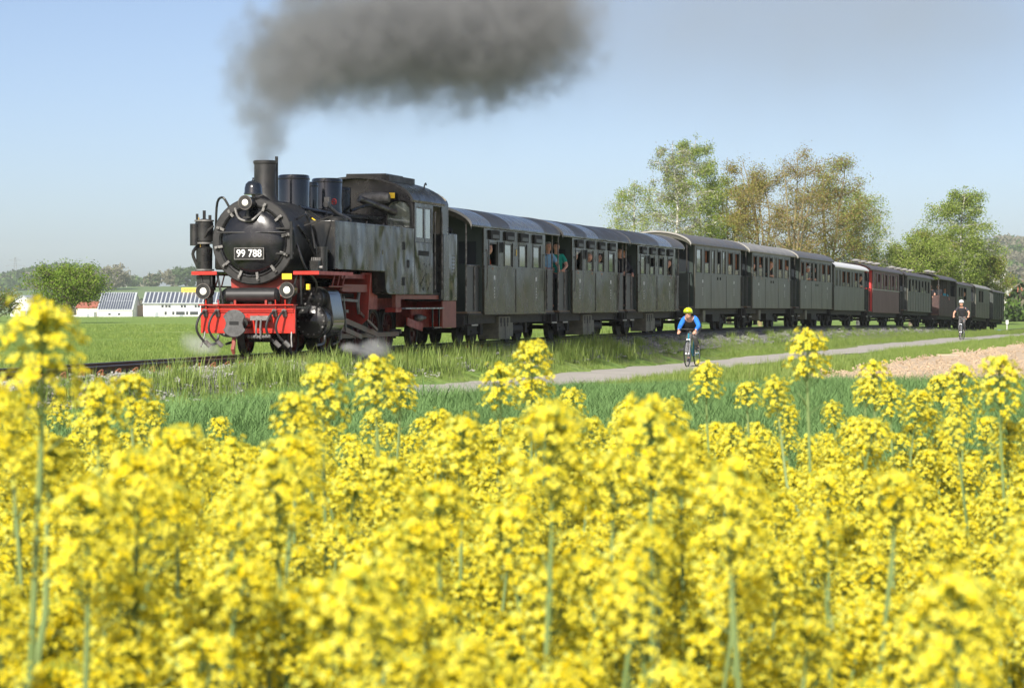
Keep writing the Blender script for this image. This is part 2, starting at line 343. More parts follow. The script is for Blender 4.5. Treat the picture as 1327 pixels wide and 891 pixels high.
def sheet(name, xs, ys, hf, mname, kind='structure'):
    X, Y = np.meshgrid(xs, ys); Z = hf(X, Y); nx, ny = len(xs), len(ys)
    i = np.arange(ny - 1)[:, None] * nx + np.arange(nx - 1)[None, :]; i = i.ravel()
    me = np_mesh(name, np.stack([X, Y, Z], -1).reshape(-1, 3), np.stack([i, i + 1, i + nx + 1, i + nx], 1), [mname], smooth=True)
    o = inst(name, me); tag(o, kind=kind); return o
def field_mat():
    m = bpy.data.materials.new('meadow'); m.use_nodes = True; MATS['meadow'] = m; t = m.node_tree; b = t.nodes['Principled BSDF']
    b.inputs['Roughness'].default_value = .95; b.inputs['Specular IOR Level'].default_value = .15
    co = t.nodes.new('ShaderNodeTexCoord'); L = t.links.new
    def noise(s, st=(1, 1, 1), det=6):
        mp = t.nodes.new('ShaderNodeMapping'); mp.inputs['Scale'].default_value = st; L(co.outputs['Object'], mp.inputs[0])
        n = t.nodes.new('ShaderNodeTexNoise'); n.inputs['Scale'].default_value = s; n.inputs['Detail'].default_value = det; L(mp.outputs[0], n.inputs[0]); return n.outputs[0]
    def mix(f, a, b_, lo=.4, hi=.6):
        r = t.nodes.new('ShaderNodeMapRange'); r.inputs[1].default_value = lo; r.inputs[2].default_value = hi; L(f, r.inputs[0])
        x = t.nodes.new('ShaderNodeMix'); x.data_type = 'RGBA'; L(r.outputs[0], x.inputs[0])
        for s_, v in ((6, a), (7, b_)):
            if isinstance(v, tuple): x.inputs[s_].default_value = (*v, 1)
            else: L(v, x.inputs[s_])
        return x.outputs[2]
    fine = mix(noise(5.0), (.15, .25, .05), (.22, .31, .08), .35, .65)
    patch = mix(noise(.10, (.35, 1.6, 1)), fine, (.26, .33, .10), .48, .68)
    big = mix(noise(.35, (.4, 1, 1)), patch, (.16, .25, .065), .5, .75)
    L(big, b.inputs['Base Color'])
    bp = t.nodes.new('ShaderNodeBump'); bp.inputs['Strength'].default_value = .9; bp.inputs['Distance'].default_value = .25; L(noise(3.0), bp.inputs['Height']); L(bp.outputs[0], b.inputs['Normal'])
field_mat()
def geo(a, b, n): return list(np.geomspace(a, b, n))
ys = [-40, -20, -8] + list(np.arange(0, 210, 1.2)) + list(np.arange(212, 640, 8)) + geo(650, 9000, 14)
xs = [-x for x in geo(62, 6000, 16)][::-1] + list(np.arange(-60, 60, 1.0)) + geo(60, 6000, 16)
sheet('ground', np.array(xs), np.array(ys), ground_h, 'meadow')

PDIR = Vector((.309, .951, 0)).normalized(); PN = Vector((PDIR.y, -PDIR.x, 0)); P0 = Vector((4.65, 64.6, 0))
def pcx(y):                                                          # centre line of the path
    d = y - 64.6; k = float(sstep(-14, 14, d)); return 4.65 + (.262 * (1 - k) + .325 * k) * d
def path_pt(s, off):
    y = 64.6 + s * .951; return Vector((pcx(y), y, 0)) + PN * off
def path_off(x, y): return (x - pcx(y)) * .951
def strip(name, s0, s1, step, offs, lift, mname, wob=0):
    ss = np.arange(s0, s1 + .01, step); v = []
    for s in ss:
        for j, o in enumerate(offs):
            e = o + (wob * (math.sin(s * .9 + j * 2) + math.sin(s * 2.3 + j) * .6) if j in (0, len(offs) - 1) else 0)
            p = path_pt(s, e); v.append((p.x, p.y, float(ground_h(p.x, p.y)) + lift))
    n = len(offs); f = [(i * n + j, i * n + j + 1, (i + 1) * n + j + 1, (i + 1) * n + j) for i in range(len(ss) - 1) for j in range(n - 1)]
    o = inst(name, np_mesh(name, v, f, [mname], smooth=True)); tag(o, kind='structure'); return o
strip('verge', -60, 110, .5, [-4.4, -3, -2.1, -1.4, -.7, 0, .7, 1.4, 2.2, 3.2, 4.4], .005, 'verge_soil', .25)
strip('path', -60, 110, .5, [-1.15, -.6, 0, .6, 1.15], .022, 'asphalt', .11)
# bare soil field on the right, wheat strip in front, rape field at the camera
def poly_sheet(name, poly, step, lift, mname, rough=0.0):
    P = np.array(poly); x0, y0 = P.min(0); x1, y1 = P.max(0)
    bm = bmesh.new(); vs = [bm.verts.new((p[0], p[1], 0)) for p in poly]; bm.faces.new(vs)
    for ax, a, b in ((0, x0, x1), (1, y0, y1)):
        for c in np.arange(a + step, b, step):
            bmesh.ops.bisect_plane(bm, geom=bm.verts[:] + bm.edges[:] + bm.faces[:], plane_co=(c, 0, 0) if ax == 0 else (0, c, 0), plane_no=(1, 0, 0) if ax == 0 else (0, 1, 0))
    for v in bm.verts:
        v.co.z = float(ground_h(v.co.x, v.co.y)) + lift + rough * (rnd.random() + math.sin(v.co.x * 3.1 + v.co.y * 1.2) * .5)
    me = bpy.data.meshes.new(name); bm.to_mesh(me); bm.free(); me.materials.append(MATS[mname])
    o = inst(name, me); tag(o, kind='structure'); return o
SOIL = [(5.4, 44.6), (40, 40), (60, 120)] + [(pcx(q) + 4.7, q) for q in (133, 106, 86, 74, 66, 60, 55, 50)]
poly_sheet('soil_field', SOIL, 1.1, .012, 'soil', .06)
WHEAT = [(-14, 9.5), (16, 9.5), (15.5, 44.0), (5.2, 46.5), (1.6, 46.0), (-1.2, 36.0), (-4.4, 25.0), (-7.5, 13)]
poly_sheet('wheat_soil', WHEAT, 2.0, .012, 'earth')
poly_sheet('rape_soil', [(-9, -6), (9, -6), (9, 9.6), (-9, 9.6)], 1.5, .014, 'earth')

# ------------------------------------------------------------------ railway: bed, rails, sleepers, ballast
def track_frame(Y):
    t = trT(Y); h = math.atan(t); return Vector((trX(Y), Y, float(trZ(min(Y, 182))))), Vector((math.sin(h), math.cos(h), 0)), Vector((-math.cos(h), math.sin(h), 0)), h
def sweep(name, prof, y0, y1, step, mname, parent=None, lift=0, closed=False):
    ss = np.arange(y0, y1 + .01, step); v = []; n = len(prof)
    for Y in ss:
        p, T, N, h = track_frame(Y)
        for (o, z) in prof: q = p + N * o; v.append((q.x, q.y, p.z + z + lift))
    f = [(i * n + j, i * n + (j + 1) % n, (i + 1) * n + (j + 1) % n, (i + 1) * n + j) for i in range(len(ss) - 1) for j in range(n if closed else n - 1)]
    o = inst(name, np_mesh(name, v, f, [mname], smooth=not closed), parent)
    return o
tag(sweep('track_bed', [(-1.95, -.50), (-1.5, -.24), (-1.1, -.165), (-.4, -.155), (.4, -.155), (1.1, -.165), (1.5, -.24), (1.95, -.50)], 14, 230, 1.0, 'ballast_bed'), kind='structure')
trk = empty('railway_track', (0, 0, 0), 0, 'narrow gauge railway track with dark rails and rust coloured clips on grey ballast', 'railway track')
RPROF = [(-.055, -.13), (-.055, -.118), (-.010, -.105), (-.009, -.035), (-.030, -.028), (-.030, -.004), (.030, -.004), (.030, -.028), (.009, -.035), (.010, -.105), (.055, -.118), (.055, -.13)]
for s_ in (-1, 1):
    r = sweep('rail', [(a + s_ * .405, b) for a, b in RPROF], 14, 230, .8, 'rail_steel', trk, closed=True)
    sweep('running_surface', [(s_ * .405 - .027, -.0035), (s_ * .405 - .02, 0), (s_ * .405 + .02, 0), (s_ * .405 + .027, -.0035)], 14, 230, .8, 'rail_top', r)
slm = MB().prism([(-.12, -.19), (.12, -.19), (.085, -.132), (-.085, -.132)], -.80, .80, 'y').mesh('sleeper', 'sleeper', False)
cm_ = MB()
cm_.box(.045, .15, -.07, .07, -.134, -.108); cm_.cyl((.10, 0, -.11), (.10, 0, -.045), .022, n=8)
cm_.tube([(.05, -.06, -.10), (.09, -.05, -.065), (.10, 0, -.06), (.09, .05, -.065), (.05, .06, -.10)], .014, 5)
cm_.v = [(y_, x_, z_) for (x_, y_, z_) in cm_.v]
clm = cm_.mesh('rail_clip', 'clip_rust', False)
Y = 24.0
while Y < 150:
    p, T, N, h = track_frame(Y)
    s_ = inst('sleeper', slm, trk, p, (0, 0, math.pi / 2 - h))
    if Y < 58:
        for a_ in (-1, 1):
            for b_ in (-1, 1): inst('rail_clip', clm, s_, (0, a_ * .405, 0), (0, 0, 0 if b_ > 0 else math.pi))
    Y += .66 / math.sqrt(1 + trT(Y) ** 2)
# stones
def stone_proto(seed, mname):
    rr = random.Random(seed); m = MB()
    for _ in range(26):
        c = (rr.uniform(-.15, .15), rr.uniform(-.15, .15), rr.uniform(-.01, .015)); s = rr.uniform(.011, .024); o = len(m.v)
        m.ell(c, s * rr.uniform(.8, 1.4), s * rr.uniform(.8, 1.3), s * rr.uniform(.5, .9), 6, 4)
        m.v[o:] = [(x + rr.uniform(-.3, .3) * s, y + rr.uniform(-.3, .3) * s, z + rr.uniform(-.3, .3) * s) for x, y, z in m.v[o:]]
    return m.mesh('ballast_clump', mname, False)
sp, sr, ss_, si = [], [], [], []
prz = lambda o: float(np.interp(abs(o), [.0, 1.1, 1.5, 1.95, 2.4], [-.155, -.165, -.24, -.50, -.62]))
for Y in np.arange(24, 150, .16):
    k = 9 if Y < 60 else 4
    if Y > 100: k = 2
    p, T, N, h = track_frame(Y)
    for _ in range(k):
        o = rnd.uniform(-2.0, 1.2)
        if Y < 60 and 36 < Y < 62 and o < -1.5 and rnd.random() < .4: continue
        q = p + N * o + T * rnd.uniform(-.1, .1); sp.append((q.x, q.y, p.z + prz(o) + .008)); sr.append((rnd.uniform(-.3, .3), rnd.uniform(-.3, .3), rnd.uniform(0, 6.28))); ss_.append(rnd.uniform(.8, 1.25)); si.append(rnd.choice((0, 1, 2, 0, 1)))
scatter('ballast_stones', [stone_proto(1, 'stone'), stone_proto(2, 'stone'), stone_proto(3, 'stone_dark')], sp, sr, ss_, si, 'loose grey ballast stones heaped around the rails', 'ballast')

# ------------------------------------------------------------------ the locomotive (local: x to the rear, y < 0 is the camera's side, z from rail top)
LY = 43.0; Lh = math.atan(trT(48))
loco = empty('steam_locomotive', (trX(LY), LY, .77), math.pi / 2 - Lh, 'black narrow gauge steam locomotive with red buffer beam and number 99 788', 'locomotive')
def lp(name, mb, m, parent=None, bevel=0, smooth=True): return mb.build(name, m, parent or loco, bevel=bevel, smooth=smooth)
# frame
m = MB()
for s in (-1, 1): m.box(.7, 10.1, s * .27, s * .31, .42, 1.02)
for x in (1.1, 2.9, 4.9, 6.9, 8.4, 9.9): m.box(x, x + .05, -.27, .27, .45, .98)
lp('frame', m, 'dusty_red')
m = MB(); m.box(2.6, 9.2, -.75, .75, 1.02, 1.10); lp('frame_top', m, 'soot_shade')
# buffer beam
bb = lp('buffer_beam', MB().box(.56, .62, -.88, .88, .39, .88), 'loco_red', bevel=.006)
m = MB(); m.box(.47, .70, -.885, .885, .882, .90); m.box(.53, .557, -.86, .86, .80, .825); m.box(.53, .557, -.86, .86, .765, .782); lp('angle_strip', m, 'loco_red', bb)
m = MB()
for y in np.linspace(-.82, .82, 9):
    for z in (.43, .72): m.ell((.556, y, z), .012, .016, .016, 6, 4)
lp('rivets', m, 'loco_red', bb)
lp('front_deck', MB().box(.71, 1.5, -.86, .86, .83, .86), 'loco_black')
# coupler: notched round buffer head on a stem
pts = []
for i in range(40):
    a = 2 * math.pi * i / 40; r = .235
    y, z = r * math.cos(a), r * math.sin(a)
    for sy in (-1, 1):
        dx, dz = y - sy * .30, z
        d = math.hypot(dx, dz)
        if d < .145: y = sy * .30 + dx / d * .145; z = dz / d * .145
    pts.append((y, z * 1.02))
cpl = lp('coupler_head', MB().prism([(y, z + .57) for y, z in pts], -.12, -.085, 'x'), 'coupler_grey', bevel=.01)
lp('coupler_slot', MB().box(-.126, -.12, -.085, .085, .545, .605), 'soot_shade', cpl)
m = MB(); m.cyl((-.08, 0, .57), (.56, 0, .57), .06); m.cyl((.30, 0, .57), (.56, 0, .57), .10); lp('coupler_stem', m, 'loco_black', cpl)
m = MB(); m.tube([(.02, .05, .36), (.0, .05, .2), (-.05, .05, .12), (.0, .05, .04)], [.035, .04, .04, .03], 8); m.box(-.05, .1, .0, .1, .34, .46); lp('coupling_hook', m, 'faded_red', cpl)
m = MB()
for y in (-.32, -.24): m.tube([(.5, y, .68), (.38, y, .64), (.28, y - .02, .50), (.26, y - .03, .34)], .018, 6)
m.cyl((.3, -.52, .33), (.3, -.1, .33), .022, n=8); m.box(.36, .56, -.46, -.12, .62, .70)
for y in np.linspace(-.5, -.12, 8): m.ell((.29, y, .33 + .02 * (rnd.random() - .5)), .035, .03, .035, 8, 6)
lp('screw_coupling', m, 'dull_steel')
# brake and heating hoses
for y, dz in ((.78, 0), (.55, .02), (-.52, .0), (-.70, .0)):
    x0 = .5
    m = MB(); m.tube([(x0 + .05, y, .74 + dz), (x0 - .05, y, .77), (x0 - .16, y + .05, .66), (x0 - .2, y + .08, .48), (x0 - .14, y + .03, .32), (x0 - .08, y - .08, .20)], .021, 8)
    ho = lp('air_hose', m, 'rubber')
    m = MB(); m.cyl((x0 - .1, y - .04, .25), (x0 - .06, y - .12, .16), .042, n=10); m.cyl((x0 + .05, y, .70), (x0 - .01, y, .80), .045, n=10); lp('hose_fitting', m, 'dull_steel', ho)
    m = MB(); m.bar((x0 + .02, y - .02, .78), (x0 - .0, y - .02, .98), .018, .018); lp('valve_handle', m, 'loco_red', ho)
for y in (-.86, .84):
    m = MB(); m.tube([(.45, y, .15), (.52, y * .96, .3), (.56, y * .95, .42)], .014, 6); lp('guard_chain', m, 'dull_steel')
# lamps
def lamp(x, y, z, r, yaw=0):
    m = MB(); m.lathe([(r * .55, .26), (r * .95, .22), (r, .05), (r * 1.1, 0), (r * 1.1, -.03), (r * .93, -.03)], (x, y, z), (1, 0, 0), 20); h = lp('headlamp', m, 'loco_black')
    lp('lens', MB().lathe([(0, -.035), (r * .5, -.03), (r * .92, -.005), (r * .92, .02)], (x, y, z), (1, 0, 0), 20), 'lamp_glass', h)
    lp('reflector', MB().lathe([(0, -.045), (r * .3, -.042), (r * .42, -.034)], (x, y, z), (1, 0, 0), 16), 'lens_bright', h)
    m = MB(); m.lathe([(r * 1.02, -.036), (r * 1.12, -.036), (r * 1.12, .0), (r * 1.02, .0)], (x, y, z), (1, 0, 0), 24, cap=False); lp('bezel', m, 'steel', h)
    m = MB(); m.cyl((x + .1, y, z - r), (x + .1, y, z - r - .14), .03, n=8); m.box(x + .02, x + .18, y - .06, y + .06, z - r - .16, z - r - .13); lp('lamp_bracket', m, 'loco_black', h)
lamp(.50, .80, 1.13, .125); lamp(.50, -.76, 1.15, .125); lamp(.52, .02, 2.69, .115)
lp('route_plate', MB().box(.62, .64, -.80, -.62, 1.34, 1.44), 'yellow_paint')
m = MB(); m.lathe([(.02, -.50), (.10, -.49), (.132, -.45), (.135, 0), (.132, .45), (.10, .49), (.02, .50)], (.80, 0, 1.06), (0, 1, 0), 24); ar = lp('air_reservoir', m, 'satin_black')
m = MB()
for y in (-.36, .36): m.box(.72, .88, y - .03, y + .03, .86, .94)
lp('reservoir_cradle', m, 'loco_black', ar)
# smokebox
m = MB(); m.cyl((.95, 0, 2.02), (2.3, 0, 2.02), .755, n=48); sb = lp('smokebox', m, 'smokebox_grey')
m = MB(); m.lathe([(.775, .12), (.775, .0), (.755, -.02), (.60, -.025), (.60, .1)], (.86, 0, 2.02), (1, 0, 0), 48, cap=False); lp('smokebox_ring', m, 'smokebox_grey', sb)
m = MB(); m.lathe([(.0, -.15), (.18, -.142), (.36, -.115), (.50, -.07), (.575, -.02), (.60, .03)], (.83, 0, 2.02), (1, 0, 0), 48); dr = lp('smokebox_door', m, 'door_black', sb)
m = MB(); m.lathe([(.60, -.004), (.625, -.02), (.64, -.004)], (.83, 0, 2.02), (1, 0, 0), 48, cap=False); lp('door_rim', m, 'loco_black', sb)
for i in range(12):
    a = 2 * math.pi * (i + .5) / 12 + .1; cy_, cz_ = math.cos(a), math.sin(a)
    m = MB(); m.bar((.80, cy_ * .56, 2.02 + cz_ * .56), (.80, cy_ * .71, 2.02 + cz_ * .71), .045, .04, (1, 0, 0)); m.cyl((.75, cy_ * .665, 2.02 + cz_ * .665), (.84, cy_ * .665, 2.02 + cz_ * .665), .022, n=8)
    lp('door_clamp', m, 'dull_steel', sb)
m = MB(); m.cyl((.70, -.66, 2.17), (.70, .62, 2.17), .013, n=8)
for y in (-.6, 0, .56): m.cyl((.70, y, 2.17), (.80, y, 2.17), .012, n=6)
lp('door_handrail', m, 'loco_black', sb)
m = MB()
for z in (2.24, 1.80): m.box(.765, .80, -.78, -.42, z - .016, z + .016)
m.cyl((.77, -.74, 1.70), (.77, -.74, 2.36), .03, n=8); lp('door_hinge', m, 'loco_black', sb)
# number plate with raised figures
npz = lp('number_plate', MB().box(.655, .668, -.275, .285, 1.69, 1.90), 'soot_shade', bevel=.004)
m = MB(); m.box(.648, .654, -.275, .285, 1.69, 1.70); m.box(.648, .654, -.275, .285, 1.89, 1.90); m.box(.648, .654, -.275, -.263, 1.70, 1.89); m.box(.648, .654, .273, .285, 1.70, 1.89); lp('plate_rim', m, 'dull_steel', npz)
fc = bpy.data.curves.new('figures', 'FONT'); fc.body = '99 788'; fc.size = .186; fc.extrude = .004; fc.align_x = 'CENTER'; fc.align_y = 'CENTER'; fc.offset = .0015; fc.resolution_u = 4
fo = bpy.data.objects.new('figures', fc); COL.objects.link(fo); dg = bpy.context.evaluated_depsgraph_get(); fm = bpy.data.meshes.new_from_object(fo.evaluated_get(dg)); bpy.data.objects.remove(fo); fm.materials.clear(); fm.materials.append(MATS['white_paint'])
inst('number_figures', fm, npz, (.650, .005, 1.795), (R(90), 0, R(-90)), (.92, 1, 1))
# bell, whistle, chimney, domes
m = MB(); m.lathe([(.165, 0), (.168, .02), (.158, .05), (.155, .12), (.135, .19), (.09, .235), (.03, .25), (.018, .27), (.018, .30), (.0, .31)], (.86, 0, 2.84), (0, 0, 1), 24); be = lp('bell', m, 'gloss_black')
m = MB(); m.cyl((.86, 0, 2.70), (.86, 0, 2.86), .03, n=8); m.cyl((.86, -.12, 2.78), (.86, .12, 2.78), .018, n=8); m.ell((.86, 0, 2.83), .035, .035, .035, 8, 6); lp('bell_mount', m, 'dull_steel', be)
m = MB(); m.lathe([(.30, -.10), (.245, -.04), (.21, .04), (.20, .10), (.197, .62), (.213, .64), (.215, .68), (.195, .69), (.18, .66), (.18, .3)], (1.48, 0, 2.79), (0, 0, 1), 32, cap=False); ch = lp('chimney', m, 'smokebox_grey')
lp('chimney_inside', MB().cyl((1.48, 0, 3.2), (1.48, 0, 3.21), .18, n=24), 'soot_shade', ch)
m = MB(); m.cyl((1.64, -.16, 2.70), (1.64, -.16, 3.56), .028, n=10); lp('exhaust_pipe', m, 'loco_black')
m = MB(); m.cyl((2.3, 0, 2.02), (7.1, 0, 2.02), .70, n=40); bo = lp('boiler', m, 'loco_black')
for x in (2.32, 3.5, 4.4, 5.6): lp('boiler_band', MB().cyl((x, 0, 2.02), (x + .06, 0, 2.02), .712, n=40), 'loco_black', bo)
def dome(nm, x, y, r, top, mm='gloss_black'):
    m = MB(); m.lathe([(r * 1.12, 2.5), (r * 1.02, 2.66), (r, 2.75), (r, top - .05), (r * .97, top - .015), (r * .88, top), (0, top + .012)], (x, y, 0), (0, 0, 1), 32); d = lp(nm, m, mm)
    m = MB(); m.lathe([(r * 1.005, top - .09), (r * 1.02, top - .085), (r * 1.02, top - .07), (r * 1.005, top - .065)], (x, y, 0), (0, 0, 1), 32, cap=False); lp('dome_band', m, 'loco_black', d)
    return d
dome('sand_dome', 3.04, 0, .295, 3.30); dome('steam_dome', 4.99, 0, .30, 3.33); dome('safety_valve_housing', 4.15, .05, .15, 3.22); dome('feedwater_dome', 5.85, 0, .2, 3.2, 'loco_black')
m = MB(); m.cyl((3.75, -.38, 2.78), (3.95, -.38, 2.82), .055, n=10); m.box(3.82, 3.92, -.43, -.33, 2.72, 2.92); m.tube([(3.9, -.4, 2.75), (4.1, -.5, 2.62), (4.5, -.62, 2.52)], .035, 8); v_ = lp('stop_valve', m, 'dull_steel')
m = MB(); m.lathe([(.05, 0), (.06, .01), (.06, .02), (.05, .03)], (4.06, -.44, 2.84), (1, -.3, 0), 16, cap=False); m.cyl((4.0, -.42, 2.84), (4.09, -.45, 2.84), .015, n=6); lp('handwheel', m, 'loco_red', v_)
# pipework over the boiler
for k, pts in enumerate([[(2.2, -.6, 2.5), (2.6, -.66, 2.36), (3.2, -.6, 2.45), (3.6, -.45, 2.62)], [(1.2, -.72, 2.3), (1.5, -.80, 2.05), (1.8, -.85, 1.75), (2.0, -.9, 1.55)],
                         [(1.0, .5, 2.62), (1.0, .62, 2.8), (1.05, .75, 2.72), (1.1, .8, 2.3)], [(2.5, -.3, 2.68), (3.6, -.42, 2.62), (5.0, -.45, 2.6), (6.9, -.5, 2.62)],
                         [(1.3, -.66, 2.42), (1.5, -.74, 2.5), (1.75, -.7, 2.48), (1.8, -.78, 2.2), (1.75, -.85, 1.9)], [(.9, -.2, 2.60), (.70, -.12, 2.45), (.66, 0, 2.37), (.68, .2, 2.42), (.74, .3, 2.60)],
                         [(5.4, -.35, 2.72), (6.2, -.5, 2.85), (6.9, -.6, 2.72)], [(1.0, -.76, 2.0), (1.0, -.86, 1.7), (1.15, -.9, 1.5), (1.5, -.95, 1.3), (1.6, -.9, 1.1)]]):
    lp('steam_pipe', MB().tube(pts, .022 if k not in (3, 6) else .035, 8), 'loco_black' if k != 5 else 'dull_steel')
m = MB(); m.cyl((6.1, -.3, 2.98), (6.75, -.85, 2.72), .07, n=12); lp('bright_delivery_pipe', m, 'steel')
m = MB(); m.lathe([(.02, -.32), (.09, -.3), (.12, -.2), (.12, .2), (.09, .3), (.02, .32)], (6.75, -.42, 3.02), (0, 1, 0), 20); lp('turbo_generator', m, 'dull_steel')
for pts in ([(1.2, -.84, 2.30), (2.0, -1.1, 2.50)],): lp('handrail', MB().tube(pts, .014, 6), 'steel')
for pts in ([(1.9, -.62, 2.56), (2.35, -.78, 2.36)], [(2.3, -.55, 2.60), (2.6, -.75, 2.42)]): lp('grab_iron', MB().tube(pts, .012, 6), 'steel')
lp('warning_strip', MB().bar((2.02, -.70, 2.46), (2.10, -.98, 2.26), .05, .02), 'yellow_paint')
lp('saddle', MB().prism([(-.45, .85), (.45, .85), (.5, 1.35), (.35, 1.5), (-.35, 1.5), (-.5, 1.35)], 1.05, 2.2, 'x'), 'dusty_red')
# running boards
for s in (-1, 1):
    rb = lp('running_board', MB().box(.95, 2.9, s * .75, s * 1.18, 1.46, 1.485), 'loco_black')
    m = MB(); m.box(.95, 2.9, s * 1.181, s * 1.20, 1.425, 1.488); m.box(.93, .948, s * .72, s * 1.20, 1.425, 1.488); lp('board_edge', m, 'loco_red', rb)
    m = MB(); m.cyl((1.0, s * .84, .9), (1.0, s * .84, 1.46), .022, n=8); m.cyl((1.0, s * .62, .88), (1.05, s * .76, 1.46), .022, n=8); lp('support_post', m, 'loco_black', rb)
    m = MB()
    for x in (1.9, 2.2, 2.5): m.tube([(x, s * 1.17, 1.43), (x - .15, s * 1.17, 1.22)], .014, 6)
    m.tube([(1.6, s * 1.17, 1.22), (2.9, s * 1.17, 1.22)], .014, 6); lp('board_stay', m, 'faded_red', rb)
# pumps: tall feed pump on the far side, lubricator on the near side
m = MB(); m.lathe([(.10, 1.45), (.14, 1.5), (.15, 1.9), (.10, 1.94), (.10, 2.0), (.165, 2.03), (.165, 2.36), (.13, 2.4), (.05, 2.43)], (1.10, 1.02, 0), (0, 0, 1), 20)
m.cyl((1.0, 1.16, 1.95), (1.0, 1.16, 2.34), .09, n=14); m.cyl((1.10, 1.02, 2.4), (1.10, 1.02, 2.58), .03, n=8); m.cyl((1.06, 1.14, 2.36), (1.06, 1.14, 2.52), .025, n=8); m.cyl((1.2, .95, 2.38), (1.2, .95, 2.5), .03, n=8); pu = lp('air_pump', m, 'loco_black')
m = MB(); m.tube([(1.0, 1.1, 1.95), (1.0, 1.2, 1.8), (1.05, 1.1, 1.5), (1.05, 1.0, 1.1)], .03, 8); m.tube([(.98, 1.0, 2.0), (.95, .9, 2.2), (1.0, .8, 2.3)], .02, 6); lp('pump_pipe', m, 'loco_black', pu)
m = MB()
for z in (1.98, 2.38, 1.5): m.cyl((1.10, 1.02, z), (1.10, 1.02, z + .03), .175, n=18)
lp('pump_flange', m, 'dull_steel', pu)
m = MB(); m.tube([(.99, 1.08, 2.45), (.985, 1.06, 2.1), (1.0, 1.05, 1.9)], .012, 6); lp('copper_pipe', m, 'brass', pu)
m = MB(); m.box(1.05, 1.35, .9, 1.15, 1.15, 1.42); m.cyl((1.15, .95, .9), (1.15, .95, 1.46), .06, n=10); lp('pump_foot', m, 'loco_black', pu)
m = MB(); m.box(1.42, 1.72, -1.02, -.86, 1.49, 1.68); m.cyl((1.72, -1.0, 1.49), (1.72, -1.0, 1.9), .09, n=16); m.cyl((1.72, -1.0, 1.9), (1.72, -1.0, 1.93), .1, n=16); m.tube([(1.72, -1.0, 1.85), (1.9, -1.05, 1.87), (2.0, -1.0, 1.8)], .03, 6); lu = lp('lubricator', m, 'loco_black')
m = MB()
for y in np.linspace(-1.0, -.88, 4):
    for x in (1.48, 1.58, 1.68): m.cyl((x, y, 1.68), (x, y, 1.74), .012, n=6)
m.cyl((1.5, -1.08, 1.56), (1.5, -1.0, 1.56), .03, n=8); lp('lubricator_fittings', m, 'dull_steel', lu)
